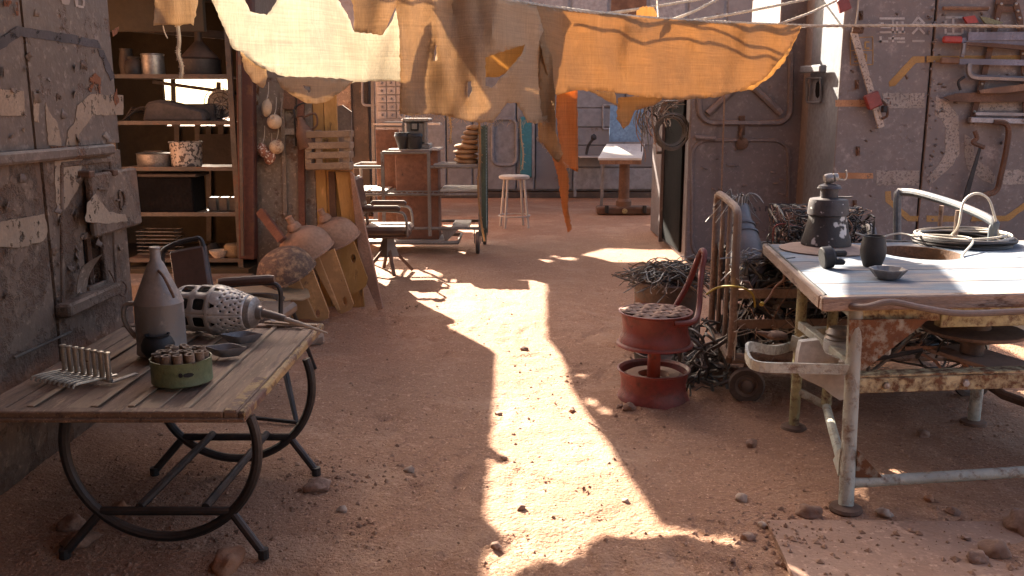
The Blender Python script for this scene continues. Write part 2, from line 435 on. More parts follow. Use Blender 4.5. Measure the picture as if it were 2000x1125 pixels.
pm('frame_yellow', (.38, .33, .16), (.44, .38, .21), 4, .65, rust=(.17, .08, .035), ramt=.47, rsc=24, rw=.08, bump=.4, dust=.2)
pm('frame_rust', (.19, .08, .032), (.115, .048, .022), 12, .8, rust=(.50, .42, .26), ramt=.54, rsc=24, rw=.08, bump=.6, flake=1, rust2=(.44, .34, .18))
pm('rust_orange', (.20, .075, .025), (.11, .042, .02), 14, .85, rust=(.50, .47, .38), ramt=.47, rsc=20, rw=.09, bump=.5)
pm('bracket_white', (.54, .53, .52), (.46, .44, .43), 4, .55, dust=.35)
pm('disc_brown', (.12, .07, .05), (.16, .095, .068), 6, .65, .2, dust=.6)
pm('lamp_iron', (.026, .019, .019), (.045, .032, .03), 5, .6, .1, speck=((.5, .45, .42), 17, .575), bump=.3, dust=.12)
pm('lamp_cap', (.045, .038, .042), (.07, .058, .06), 5, .5, .2, speck=((.50, .46, .44), 40, .66), dust=.1)
pm('dust_plate', (.34, .22, .165), (.40, .275, .21), 4, .9, bump=.2, dust=.6)
pm('clay_dark', (.022, .018, .017), (.04, .031, .028), 5, .65, bump=.2, dust=.2)
pm('board', (.33, .175, .112), (.40, .235, .16), 2, .9, bump=.4, dust=.5, rust=(.40, .21, .13), ramt=.45, rsc=3, rw=.12, grit=((8, .3), (50, .3)))
pm('tool_wood', (.20, .10, .055), (.28, .15, .085), 6, .7, stretch=(3, 3, 1))
pm('tool_red', (.42, .04, .025), (.34, .04, .03), 6, .55)
pm('tool_steel', (.26, .245, .255), (.34, .32, .33), 8, .45, .5, rust=(.17, .085, .05), ramt=.42)
pm('tool_blade', (.16, .15, .19), (.22, .20, .24), 6, .5, .3, rust=(.16, .09, .06), ramt=.4)
pm('tool_olive', (.16, .15, .07), (.22, .20, .10), 6, .6)
pm('scale_pale', (.52, .42, .34), (.44, .35, .28), 9, .7, speck=((.10, .06, .05), 60, .58))
pm('rope', (.62, .53, .42), (.52, .43, .33), 30, .95, bump=.9, bsc=150)
pm('cloth_cream', (.78, .715, .60), (.72, .64, .51), 7, .95, stretch=(2.6, 2.6, .4), bump=.5, bsc=90, trans=.5, weave=85, stain=.3)
pm('cloth_burlap', (.60, .43, .275), (.52, .355, .22), 7, .95, stretch=(2.6, 2.6, .4), bump=.5, bsc=90, trans=.46, weave=85, stain=.3)
pm('cloth_orange', (.50, .315, .165), (.42, .25, .12), 7, .95, stretch=(2.6, 2.6, .4), bump=.35, bsc=90, trans=.55, weave=85, stain=.3)
pm('cloth_amber', (.68, .44, .20), (.58, .36, .16), 7, .95, stretch=(2.6, 2.6, .4), bump=.35, bsc=90, trans=.55, weave=85, stain=.3)
pm('cloth_vivid', (.64, .28, .10), (.55, .22, .08), 7, .95, stretch=(2.6, 2.6, .4), bump=.35, bsc=90, trans=.55, weave=85, stain=.3)
pm('cloth_tan', (.62, .44, .27), (.54, .36, .21), 7, .95, stretch=(2.6, 2.6, .4), bump=.5, bsc=90, trans=.35, weave=85, stain=.3)
pm('cloth_shade', (.36, .25, .15), (.30, .20, .12), 3, .95, bump=.4, trans=.12)
pm('enamel_speck', (.62, .54, .46), (.56, .48, .41), 6, .45, speck=((.06, .045, .04), 38, .50), bump=.1)
pm('soot', (.045, .037, .033), (.065, .053, .046), 5, .6, .2, rust=(.17, .12, .09), ramt=.38, rsc=8, dust=.5)
pm('dull_alu', (.40, .36, .32), (.50, .46, .41), 5, .4, .7, dust=.2)
pm('cloth_dark', (.10, .085, .08), (.14, .115, .105), 4, .9, bump=.4, bsc=30)
pm('bowl_pale', (.55, .45, .35), (.48, .38, .29), 8, .6)
pm('basket', (.20, .14, .08), (.28, .20, .11), 20, .85, bump=.6)

# ================================================================ THE SETTING
MOUNDS = [(.785, 4.78, .26, .03), (1.29, 4.73, .1, .018), (2.56, 4.8, .1, .018), (1.345, 3.37, .085, .012), (1.425, 4.31, .1, .016), (2.37, 4.38, .1, .018), (-.80, 2.98, .06, .012), (-1.70, 2.98, .06, .012), (-.77, 3.73, .06, .012), (-1.68, 3.73, .06, .012), (-1.45, 6.6, .18, .03), (-1.2, 7.0, .2, .03), (1.06, 5.95, .3, .02)]
def gz(x, y):
    """height of the trodden soil"""
    f = 1.0 if y < 12 else .5
    h = .016 * nz(x * .7, y * .7, 1) + .009 * nz(x * 2.3, y * 2.3, 5) + .0045 * nz(x * 7, y * 7, 9) + .0025 * nz(x * 17, y * 17, 2)
    for mx, my, mr, mh in MOUNDS:
        d = (x - mx) ** 2 + (y - my) ** 2
        if d < mr * mr * 6: h += mh * math.exp(-d / (mr * mr)) * (1 + .6 * nz(x * 9, y * 9, 3))
    if x > 1.35 and y < 3.3: h += .045 * min(1, (x - 1.35) / .7) * (.55 + 1.2 * max(-.3, nz(x * 2.2, y * 2.2, 8)))
    if y < 5 and x < -1.6: h += .05 * max(0, (-1.6 - x) / .4) ** 2
    return h * f - .006
def axis(fine0, fine1, st, lo, hi, g=1.25):
    a = []; x = fine0
    while x < fine1: a.append(x); x += st
    d = st
    while x < hi: a.append(x); d *= g; x += d
    a.append(hi); b = []; x = fine0; d = st
    while True:
        d *= g; x -= d
        if x < lo: break
        b.append(x)
    return [lo] + b[::-1] + a
xs = axis(-2.4, 3.0, .024, -150, 150); ys = axis(2.3, 6.6, .024, -60, 250, 1.05)
gm = MB(); nx = len(xs)
gm.v = [Vector((x, y, gz(x, y) + (.006 * nz(x * 31, y * 31, 4) if 2 < y < 8 and -3 < x < 3.5 else 0))) for y in ys for x in xs]
import bisect
fr_ = random.Random(21)
for i in range(150):            # trodden footprints and scuffs
    fx, fy = fr_.gauss(.05, .75), fr_.uniform(2.5, 8); a = fr_.gauss(1.57, .5); ca, sa = math.cos(a), math.sin(a); L_, w_ = (.135, .05) if i % 3 else (fr_.uniform(.1, .3), .03); dp = fr_.uniform(.005, .011)
    for j in range(bisect.bisect(ys, fy - L_ - .05), bisect.bisect(ys, fy + L_ + .05)):
        for k in range(bisect.bisect(xs, fx - L_ - .05), bisect.bisect(xs, fx + L_ + .05)):
            p = gm.v[j * nx + k]; u = ((p.x - fx) * ca + (p.y - fy) * sa) / L_; v = (-(p.x - fx) * sa + (p.y - fy) * ca) / w_; d = u * u + v * v
            if d < 1: p.z -= dp * (1 - d * d) * (1 + .35 * math.sin(u * 22))
            elif d < 1.9: p.z += dp * .45 * (1.9 - d)
gm.f = [(j * nx + i, j * nx + i + 1, (j + 1) * nx + i + 1, (j + 1) * nx + i) for j in range(len(ys) - 1) for i in range(nx - 1)]
tag(gm.build('ground', 'soil', smooth=60), 'reddish trodden dirt ground of the yard', None, None, 'structure')

# small loose gravel: uncountable
gr = MB(); OCT = [(1, 0, 0), (0, 1, 0), (-1, 0, 0), (0, -1, 0), (0, 0, 1), (0, 0, -1)]
OF = [(0, 1, 4), (1, 2, 4), (2, 3, 4), (3, 0, 4), (1, 0, 5), (2, 1, 5), (3, 2, 5), (0, 3, 5)]
def pebble(mb, x, y, r):
    a = rnd.uniform(0, 6.28); ca, sa = math.cos(a), math.sin(a)
    q = [(p[0] * rnd.uniform(.6, 1.3), p[1] * rnd.uniform(.6, 1.3), p[2] * rnd.uniform(.5, .9)) for p in OCT]
    z = gz(x, y) + r * .12
    if .98 < x < 2.6 and y < 3.22: z = max(z, .02 + r * .2)
    mb.add([(x + r * (p[0] * ca - p[1] * sa), y + r * (p[0] * sa + p[1] * ca), z + r * p[2]) for p in q], OF)
for _ in range(7000):
    y = 2.5 + 9 * rnd.random() ** 1.7; x = rnd.uniform(-.62, .62) * (y + .3)
    if x < -1.95 and y < 5: continue
    pebble(gr, x, y, .0025 + .009 * rnd.random() ** 5)
for cx, cy, sp, n in ((-1.45, 2.75, .28, 330), (-1.25, 3.5, .3, 380), (-.72, 3.85, .2, 260), (-.62, 3.2, .12, 80), (1.0, 3.15, .12, 240), (1.35, 3.05, .3, 160), (1.9, 2.9, .3, 200),
                      (.95, 5.35, .25, 150), (.75, 4.55, .12, 60), (-.85, 7.2, .15, 90), (.3, 5.2, .1, 26), (2.1, 3.7, .5, 160), (-1.7, 3.6, .25, 200)):
    for _ in range(int(n * .6)): pebble(gr, rnd.gauss(cx, sp), rnd.gauss(cy, sp), .004 + .013 * rnd.random() ** 3)
tag(gr.build('gravel', 'gravel', smooth=0), 'small loose gravel scattered over the dirt', 'gravel', None, 'stuff')

# larger stones, each its own thing
STONES = [(617, 950, .048, 'stone', 'brownish stone beside the far right foot of the plank table'),
          (447, 1097, .066, 'stone_ochre', 'big orange stone on the dirt below the plank table'),
          (668, 997, .021, 'stone_pale', 'small pale pebble in the shade right of the plank table'),
          (1467, 866, .03, 'stone', 'smooth stone on the dirt just below the trolley wheel'),
          (1802, 847, .03, 'stone', 'angular reddish stone under the middle of the blue workbench'),
          (1578, 1003, .044, 'stone', 'low stone left of the workbench near foot'),
          (1727, 1003, .034, 'stone_pale', 'pale angular stone right of the workbench near foot'),
          (1992, 1040, .07, 'stone', 'large round stone cut by the right picture edge'),
          (1941, 1090, .045, 'stone', 'round stone lying on the right end of the ground board'),
          (1906, 1105, .032, 'stone', 'stone on the ground board, left of the bigger round one'),
          (1885, 1062, .018, 'stone', 'little stone on the back part of the ground board'),
          (1815, 970, .022, 'stone_ochre', 'small ochre stone by the light streak under the workbench'),
          (1860, 995, .028, 'stone', 'flat stone behind the ground board'),
          (1490, 1027, .02, 'stone_pale', 'pale pebble at the corner of the ground board'),
          (1448, 973, .026, 'stone_pale', 'pale chip lying left of the ground board'),
          (1462, 1050, .024, 'stone', 'flat pebble beside the left edge of the ground board'),
          (140, 1030, .045, 'stone', 'dark stone beside the left ring foot of the plank table'),
          (155, 1060, .05, 'stone', 'long dark stone at the foot of the left wall'),
          (236, 998, .04, 'stone_ochre', 'reddish stone behind the lower bar of the table ring'),
          (1228, 800, .035, 'stone', 'reddish clod leaning at the red stool foot'),
          (1210, 796, .02, 'stone', 'small clod just left of the red stool foot'),
          (1290, 650, .016, 'stone', 'grey pebble on the dirt before the drum'),
          (975, 808, .02, 'stone', 'dark pebble in the sun strip near its left shade edge'),
          (1117, 799, .022, 'stone', 'brown clod at the right rim of the sun strip'),
          (1024, 681, .026, 'stone', 'dark pebble where the sun strip narrows'),
          (1017, 997, .02, 'stone', 'pebble near the lower end of the sun strip'),
          (967, 1067, .02, 'stone', 'flat pebble at the left lower end of the sun strip'),
          (985, 896, .016, 'stone', 'small pebble in the middle of the sun strip'),
          (1222, 978, .016, 'stone_pale', 'tiny pale pebble in the right lower corner of the sun strip'),
          (800, 920, .022, 'stone_pale', 'pale pebble on the shaded dirt left of the sun strip')]
for i, (px, py, r, m, lb) in enumerate(STONES):
    g = G(px, py); z0 = gz(g.x, g.y)
    if 0.99 < g.x < 2.2 and g.y < 3.2: z0 = max(.022, z0)
    mb = MB().blob((0, 0, r * .25), r, (rnd.uniform(.9, 1.25), rnd.uniform(.8, 1.0), rnd.uniform(.6, .85)), .55, 3 if r > .03 else 2, i * 3.7)
    o = mb.build('stone', m, smooth=50); o.location = (g.x, g.y, z0); o.rotation_euler = (0, 0, rnd.uniform(0, 6))
    tag(o, lb, 'stone', 'stones lying on the dirt')

# ---------------------------------------------------------------- left container wall (faces the yard, plane x = -2)
XL = -2.0
def LW(px, py, off=0.0): return XW(px, py, XL + off)
wl = thing('container_wall', 'tall rusty grey container side wall with flaking paint behind the plank table', 'wall', (XL, 3.2, 0))
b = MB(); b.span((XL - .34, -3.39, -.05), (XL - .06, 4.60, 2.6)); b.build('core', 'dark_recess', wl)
Y1 = LW(56, 150).y; Y2 = LW(95, 450).y; ZR = LW(100, 303).z
PO = .012
def plate(name, y0, y1, z0, z1, mat, x=XL, holes=(), par=wl, th=.06):
    vs, tr = region([(y0, z0), (y1, z0), (y1, z1), (y0, z1)], holes)
    m = MB(); slab(m, vs, tr, lambda u, v: (x, u, v), (-th, 0, 0)); return m.build(name, mat, par, smooth=0)
plate('panel', -3.38, Y1 - .006, ZR + .03, 2.6, 'wall_steel', XL - .004)
plate('panel', Y1 + .006, 4.62, ZR + .03, 2.6, 'wall_steel', XL)
plate('panel', -3.38, Y2 - .007, .34, ZR - .005, 'wall_low', XL - .006)
n0 = LW(160, 462); n1 = LW(206, 552)
plate('panel', Y2 + .007, 4.62, .34, ZR - .005, 'wall_low', XL, [[(n0.y, n1.z), (n1.y, n1.z), (n1.y, n0.z), (n0.y, n0.z)]])
# bent bottom skirt with a ragged lower edge
sk = MB(); vs, tr = region([(-3.38, .335), (4.62, .335), (4.62, .0), (-3.38, .0)], (), .12, .12)
def skf(u, v):
    k = (0.335 - v) / .335
    zz = v if v > .03 else .015 + .05 * (nz(u * 2.3, 7) + .4)
    return (XL - .02 - .05 * k * k + .018 * nz(u * 2.1, v * 5) * k, u, zz)
slab(sk, vs, tr, skf, (-.03, 0, 0)); sk.build('skirt', 'wall_low', wl, smooth=60)
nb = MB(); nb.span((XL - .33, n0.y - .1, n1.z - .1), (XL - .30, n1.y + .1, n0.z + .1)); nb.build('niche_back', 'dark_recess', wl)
MB().beam(LW(-60, 316, .022), LW(218, 291, .022), .045, .05).build('rail', 'wall_steel', wl, bevel=.01)
MB().beam(LW(-60, 326, .008), LW(214, 301, .008), .02, .014).build('rail_lip', 'wall_low', wl)
# inner raised frame right of the seam
fr = MB(); a, b2, c2, d2 = LW(118, 322), LW(214, 312), LW(226, 560), LW(121, 612)
for p, q in ((a, b2), (b2, c2), (a, d2)): fr.beam(p, q, .022, .022, (1, 0, 0))
fr.build('panel_frame', 'wall_low', wl, bevel=.004)
MB().beam(LW(121, 609, .03), LW(226, 562, .03), .07, .06).build('sill', 'wall_low', wl, bevel=.01)
nf = MB(); q = [(n0.y, n0.z), (n1.y, n0.z), (n1.y, n1.z), (n0.y, n1.z)]
for i in range(3): nf.beam(V(XL + .004, *q[i]), V(XL + .004, *q[i + 1]), .03, .02, (1, 0, 0))
nf.build('niche_frame', 'wall_low', wl, bevel=.004)
bn = MB(); bn.tube([V(XL - .05, n0.y + .035, n1.z), V(XL - .05, n0.y + .035, n0.z)], .012, 6); bn.tube([V(XL - .05, n1.y - .04, n1.z), V(XL - .05, n1.y - .04, n0.z)], .016, 6); bn.build('niche_bar', 'rust_metal', wl)
# hatch flap standing a little open
h0 = LW(155, 341); h1 = LW(258, 437); hc = (h0 + h1) / 2
hm = Matrix.Rotation(R(-1.5), 3, 'Y')
hf = MB().box((XL + .035, hc.y, hc.z), (.035, h1.y - h0.y, h0.z - h1.z), hm).build('hatch_flap', 'wall_low', wl, bevel=.01)
dr = MB(); dc = LW(236, 390, .058)
dr.tube([dc + V(0, .045 * math.cos(t), .045 * math.sin(t)) for t in [R(x) for x in range(-100, 101, 20)]] , .006, 6)
dr.tube([dc + V(0, -.012, .042), dc + V(0, -.012, -.042)], .006, 6); dr.tube([dc + V(0, -.05, 0), dc + V(0, -.015, 0)], .006, 6)
dr.build('ring_pull', 'wall_low', wl)
MB().beam(LW(192, 369, .056), LW(212, 369, .056), .008, .008).build('slot_bar', 'wall_low', wl)
hg = MB()
for px, py in ((168, 340), (215, 337)): hg.box(LW(px, py, .03), (.06, .05, .03))
hg.build('hinge', 'rust_metal', wl, bevel=.005)
# peeled sheet curl, hanging wire loop
cu = MB(); p0 = LW(140, 575, .03); vs, tr = region([(0, 0), (.13, .02), (.10, .17), (.03, .12)], (), .03, .03)
slab(cu, vs, tr, lambda u, v: p0 + V(.02 + .09 * (v / .17) ** 2 * (u / .13 + .3), u * .8, v), (.003, 0, 0)); cu.build('paint_curl', 'grey_panel', wl, smooth=60)
wr = MB(); wr.tube(crs([LW(213, 528, .02), LW(222, 545, .03), LW(232, 572, .05), LW(243, 578, .05), LW(247, 560, .05), LW(240, 550, .04)]), .004, 6); wr.build('wire_loop', 'rust_metal', wl)
MB().tube([LW(28, 699, .02), LW(138, 648, .012)], .006, 6).build('wire', 'wire_grey', wl)
def paint(polys, fn, mat, par, th, name='paint_mark', jit=2.2):
    for pl in polys:
        vs, tr = region(pl, (), 14, 7, jit)
        m = MB(); slab(m, vs, tr, fn, th); m.build(name, mat, par, smooth=0)
paint([[(-20, 172), (46, 178), (48, 226), (-20, 226)],
       [(64, 178), (74, 184), (76, 240), (66, 236)],
       [(88, 200), (98, 222), (112, 240), (120, 285), (94, 284), (90, 240)],
       [(128, 284), (131, 258), (146, 236), (150, 206), (176, 184), (240, 186), (240, 224), (182, 225), (168, 244), (154, 262), (152, 282)],
       [(-30, 438), (86, 418), (92, 452), (84, 470), (40, 484), (-30, 480)]], lambda u, v: LW(u, v, .0015), 'cream_paint', wl, (.002, 0, 0))
paint([[(106, 312), (160, 311), (158, 350), (150, 372), (132, 402), (112, 424), (108, 380)]], lambda u, v: LW(u, v, .0015), 'cream_paint', wl, (.002, 0, 0))
paint([[(166, 432), (170, 396), (186, 378), (200, 398), (212, 414), (244, 418), (250, 432), (205, 437)]], lambda u, v: LW(u, v, .0545 + .0000), 'cream_paint', wl, (.002, 0, 0))
paint([[(-30, 92), (34, 52), (120, 64), (190, 78), (198, 96), (190, 94), (90, 78), (40, 70), (-30, 118)], [(190, 96), (202, 98), (224, 150), (216, 158)]], lambda u, v: LW(u, v, .0015), 'dark_paint', wl, (.002, 0, 0))
paint([[(118, -6), (136, -6), (134, 9), (120, 7)], [(145, -6), (151, -6), (152, 13), (147, 13)], [(152, 10), (163, 12), (163, 16), (152, 15)], [(159, -6), (165, -6), (165, 12), (160, 12)]], lambda u, v: LW(u, v, .0015), 'stencil_white', wl, (.002, 0, 0), 'stencil_letter')
paint([[(170, 175), (176, 150), (186, 142), (196, 152), (196, 182), (188, 186), (184, 160), (178, 180)], [(6, 0), (34, 4), (36, 30), (26, 34), (20, 14), (8, 12)], [(218, 60), (232, 52), (228, 66), (220, 72)], [(222, 190), (228, 172), (232, 200), (226, 206)], [(96, 285), (130, 287), (158, 283), (150, 292), (100, 291)]], lambda u, v: LW(u, v, .0035), 'rust_stain', wl, (.0015, 0, 0), 'rust_run')
# curled paint flakes
for i in range(60):
    px = rnd.uniform(5, 262); py = rnd.choice((rnd.uniform(20, 290), rnd.uniform(330, 600), rnd.uniform(380, 600)))
    p = LW(px, py, .003); a = rnd.uniform(0, 6.28); s = rnd.uniform(.008, .03)
    if p.y > 4.58: continue
    m = MB(); d = V(0, math.cos(a), math.sin(a)); n2 = V(0, -d.z, d.y)
    k = 3; vs = []
    for j in range(k + 1):
        t = j / k
        for w in (-1, 0, 1): vs.append(p + d * s * t * 1.1 + n2 * w * s * rnd.uniform(.6, 1.2) * (1 - .4 * t) + V(s * .55 * t * t, 0, 0))
    m.add(vs, [(j * 3 + w, j * 3 + w + 1, j * 3 + w + 4, j * 3 + w + 3) for j in range(k) for w in range(2)])
    m.build('paint_flake', rnd.choice(('wall_steel', 'wall_low', 'grey_panel')), wl, smooth=60, solid=.0015)

# ---------------------------------------------------------------- left storage container with the shelf bay (opens towards the camera)
YF = 7.0
hut = thing('storage_container', 'dark container bay with yellowed back wall and barred window behind shelves', 'container', (-2.9, 8.2, 0))
xa, xb = -3.75, -2.06
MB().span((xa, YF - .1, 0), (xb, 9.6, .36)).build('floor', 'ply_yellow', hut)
MB().span((xa, YF - .1, 2.52), (XL, 9.64, 2.6)).build('roof', 'wall_steel', hut)
MB().span((xa, 4.64, 2.54), (-2.34, YF - .102, 2.6)).build('added_shade_roof', 'wall_steel', hut)  # unseen roof piece added to keep the sun off the plank table
MB().span((-2.338, 6.56, 2.542), (XL, YF - .102, 2.598)).build('added_shade_roof', 'wall_steel', hut)  # second unseen piece, added to close a sun leak on the near dirt
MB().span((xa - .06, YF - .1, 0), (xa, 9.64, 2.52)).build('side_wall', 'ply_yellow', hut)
MB().span((xb, YF + .15, 0), (XL, 9.64, 2.52)).build('side_wall', 'wall_steel', hut)
YB = 8.3
w0 = W(316, 150, YB); w1 = W(455, 246, YB)
vs, tr = region([(xa, .36), (xb, .36), (xb, 2.52), (xa, 2.52)], [[(w0.x, w1.z), (w1.x, w1.z), (w1.x, w0.z), (w0.x, w0.z)]])
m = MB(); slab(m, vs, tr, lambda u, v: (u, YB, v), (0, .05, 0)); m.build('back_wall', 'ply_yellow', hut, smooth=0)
wf = MB(); wf.beam(W(338, 148, YB - .01), W(340, 248, YB - .01), .035, .03, (0, 1, 0)); wf.build('window_bar', 'shelf_metal', hut)
wf = MB(); wf.beam(W(300, 160, YB - .03), W(460, 182, YB - .03), .03, .06, (0, 1, 0)); wf.build('window_bar', 'shelf_metal', hut)
wf = MB(); wf.beam(W(427, 160, YB - .01), W(425, 248, YB - .01), .035, .03, (0, 1, 0)); wf.build('window_bar', 'shelf_metal', hut)
for px, pa, pb in ((346, 238, 330), (386, 238, 330), (408, 245, 470), (356, 330, 420), (432, 240, 330)):
    MB().beam(W(px, pa, YB - .03), W(px + 1, pb, YB - .03), .045, .03, (0, 1, 0)).build('wall_batten', 'shelf_metal', hut)
MB().span(W(391, 262, YB - .02), W(470, 320, YB - .05)).build('dark_board', 'soot', hut)
MB().beam(W(478, -60, YF - .02), W(486, 505, YF - .02), .125, .1, (0, 1, 0)).build('red_post', 'redbrown', hut, bevel=.008)
MB().beam(W(466, -60, YF - .1), W(474, 500, YF - .1), .022, .02, (0, 1, 0)).build('post_strip', 'shelf_metal', hut)
MB().span((xa, YF - .5, .0), (-2.0, YF - .1, .33)).build('door_step', 'grey_panel', hut, bevel=.02)
MB().span((xa, YF - .06, 2.16), (-2.3, YF + .0, 2.5)).build('header_board', 'ply_dark', hut)
MB().beam(W(250, 54, YF + .5), W(450, 70, YF + .5), .05, .06).build('ceiling_batten', 'soot', hut)

# shelving unit
shv = thing('shelving_unit', 'grey metal shelving unit with five shelves in the dark bay', 'shelves', (-2.65, YF + .3, .36))
sl = W(225, 300, YF).x; sr = W(459, 300, YF).x
for py in (145, 236, 326, 415, 505):
    z = W(360, py, YF).z
    MB().span((sl, YF, z - .03), (sr, YF + .022, z)).build('shelf_lip', 'shelf_metal', shv)
    s_ = MB().span((sl, YF + .024, z - .022), (sr, YF + .5, z - .010)).build('shelf', 'shelf_metal', shv)
for x in (sl, sr):
    for y in ((YF - .004, YF + .49) if x > -3 else (YF - .004,)):
        MB().span((x - .02, y - .02, .36), (x + .02, y + .016, 2.3)).build('post', 'shelf_metal', shv)
ZS = [W(360, py, YF).z for py in (145, 236, 326, 415, 505)]
def sp(px, py, dy): p = W(px, py, YF + dy); return p
# things on the shelves
def onshelf(px, k, dy): p = W(px, 300, YF + dy); return V(p.x, YF + dy, ZS[k] - .010)
p = onshelf(312, 0, .2)
mm = MB().lathe([(.085, 0), (.088, .02), (.085, .16), (.09, .165), (.088, .172), (0, .172)], 24, p); single('metal_canister', mm, 'dull_alu', 'shiny metal canister on the top shelf', 'canister')
p = onshelf(402, 0, .26); t = thing('funnel_pot', 'sooty black pot with a cone funnel lid on the top shelf', 'pot', p)
MB().lathe([(.15, 0), (.16, .02), (.158, .13), (.165, .135), (.15, .14), (0, .14)], 24, p).build('body', 'soot', t)
MB().lathe([(.15, .143), (.03, .27), (.022, .42), (.0, .42)], 24, p).build('funnel', 'soot', t)
p = onshelf(275, 0, .2); mm = MB().lathe([(.06, 0), (.075, .05), (.06, .11), (.04, .13), (.05, .15), (0, .15)], 18, p); single('clay_jar', mm, 'soot', 'dim clay jar at the left end of the top shelf', 'jar')
p = onshelf(262, 0, .33); mm = MB().lathe([(.05, 0), (.06, .1), (.045, .2), (.05, .22), (0, .22)], 18, p); single('tall_jar', mm, 'soot', 'tall dark jar behind the clay jar on the top shelf', 'jar')
p = onshelf(352, 1, .25); t = MB()
t.prism([p + V(-.24, -.12, 0), p + V(.26, -.12, 0), p + V(.24, -.12, .09), p + V(-.1, -.12, .17), p + V(-.2, -.12, .15)], (0, .26, .0))
single('canvas_bundle', t, 'cloth_dark', 'grey canvas bundle lying on the second shelf', 'bundle', bevel=.02)
t = MB(); 
for i in range(5): t.tube(crs([p + V(-.1, -.06 + i * .03, .10), p + V(-.26, -.08 + i * .04, .11 - i * .015), p + V(-.36, -.1 + i * .03, .03 + i * .02), p + V(-.40, -.1 + .03 * i, .01)]), .008, 6)
single('rod_bundle', t, 'wire_black', 'thin dark rods poking out left of the canvas bundle', 'rods')
p = onshelf(392, 1, .36); t = MB().box(p + V(0, 0, .07), (.32, .18, .14)); single('dark_case', t, 'cloth_dark', 'dark case behind the canvas bundle on the second shelf', 'case', bevel=.01)
p = onshelf(437, 1, .3); t = thing('wire_fan', 'round wire fan at the right end of the second shelf', 'fan', p)
m = MB()
for rr in (.125, .09, .055): m.tube([p + V(rr * math.cos(a), -.02 + .25 * (.125 - rr), .14 + rr * math.sin(a)) for a in [i * math.pi / 12 for i in range(24)]], .004, 5, True)
for i in range(10):
    a = i * math.pi / 5; m.tube([p + V(.125 * math.cos(a), -.02, .14 + .125 * math.sin(a)), p + V(0, .02, .14)], .003, 5)
m.build('cage', 'wire_grey', t)
m = MB().lathe([(.0, 0), (.11, .01), (.115, .03), (.0, .035)], 20, p + V(0, .05, .14), Matrix.Rotation(R(90), 3, 'X')); m.build('disc', 'dull_alu', t)
m = MB().lathe([(.05, 0), (.05, .01), (.01, .02), (.01, .1), (0, .1)], 14, p); m.build('base', 'soot', t)
p = onshelf(364, 2, .16); mm = MB().lathe([(.105, 0), (.115, .01), (.125, .19), (.132, .195), (.128, .2), (.118, .195), (.112, .03), (0, .03)], 28, p); single('speckled_pot', mm, 'enamel_speck', 'black and white speckled enamel pot on the third shelf', 'pot')
p = onshelf(303, 2, .2); t = thing('saucepan', 'dull saucepan with a flat lid left of the speckled pot', 'saucepan', p)
MB().lathe([(.13, 0), (.14, .015), (.14, .1), (.145, .105), (.13, .11), (0, .115)], 26, p).build('body', 'dull_steel', t)
MB().beam(p + V(-.03, -.13, .125), p + V(.14, -.2, .13), .03, .015).build('handle', 'iron_pot', t, bevel=.004)
p = onshelf(330, 3, .2); t = thing('black_box', 'large black metal box on the fourth shelf', 'box', p)
MB().box(p + V(0, 0, .14), (.44, .3, .28)).build('body', 'dark_recess', t, bevel=.008)
MB().box(p + V(.03, 0, .294), (.46, .32, .025)).build('lid', 'soot', t, bevel=.006)
p = onshelf(432, 3, .22); t = thing('brick_row', 'row of dim small tins at the right of the fourth shelf', 'tins', p)
for i in range(3): MB().box(p + V(-.08 + i * .085, 0, .055), (.07, .1, .11)).build('tin', 'shelf_metal', t, bevel=.006)
p = onshelf(415, 4, .05); mm = MB().lathe([(.03, 0), (.035, .005), (.07, .05), (.075, .07), (.068, .07), (.03, .02), (0, .02)], 24, p); single('pale_bowl', mm, 'bowl_pale', 'pale ceramic bowl on the lowest shelf', 'bowl')
p = onshelf(448, 4, .1); mm = MB().lathe([(.06, 0), (.085, .03), (.085, .1), (.07, .115), (0, .115)], 20, p); single('wicker_basket', mm, 'basket', 'small round wicker basket right of the pale bowl', 'basket')
p = onshelf(404, 4, .25); mm = MB().lathe([(.05, 0), (.06, .06), (.03, .1), (0, .105)], 18, p); single('black_kettle', mm, 'iron_pot', 'black round kettle behind the pale bowl', 'kettle')
p = onshelf(300, 4, .2); t = thing('wire_basket', 'dim wire basket at the left of the lowest shelf', 'basket', p)
m = MB()
for k in range(7):
    z = .03 + k * .03; m.tube([p + V(-.15, -.1, z), p + V(.15, -.1, z), p + V(.15, .1, z), p + V(-.15, .1, z)], .004, 5, True)
m.build('wires', 'wire_grey', t)

# ---------------------------------------------------------------- panels standing right of the bay
YP = 7.15
pn = thing('metal_sheet', 'grey peeling metal panel standing beside the red post', 'panel', (W(540, 540, YP).x, YP, 0))
pl = [(489, 60), (586, 60), (592, 300), (594, 545), (520, 565), (498, 470), (492, 300)]
vs, tr = region(pl, (), None, 20, 2); m = MB(); slab(m, vs, tr, lambda u, v: W(u, v, YP), (0, .04, 0)); m.build('sheet', 'grey_panel', pn, smooth=0)
MB().beam(W(487, 60, YP - .02), W(497, 480, YP - .02), .03, .03, (0, 1, 0)).build('edge_strip', 'timber_red', pn)
MB().beam(W(551, 180, YP - .015), W(558, 420, YP - .015), .03, .02, (0, 1, 0)).build('seam_strip', 'grey_panel', pn)
paint([[(485, 150), (506, 150), (505, 205), (487, 206)]], lambda u, v: W(u, v, YP - .003), 'rust_orange', pn, (0, .003, 0), 'rust_patch')
pn2 = thing('plank_wall', 'yellow ochre plank wall behind the hanging crate', 'panel', (W(640, 560, YP).x, YP, 0))
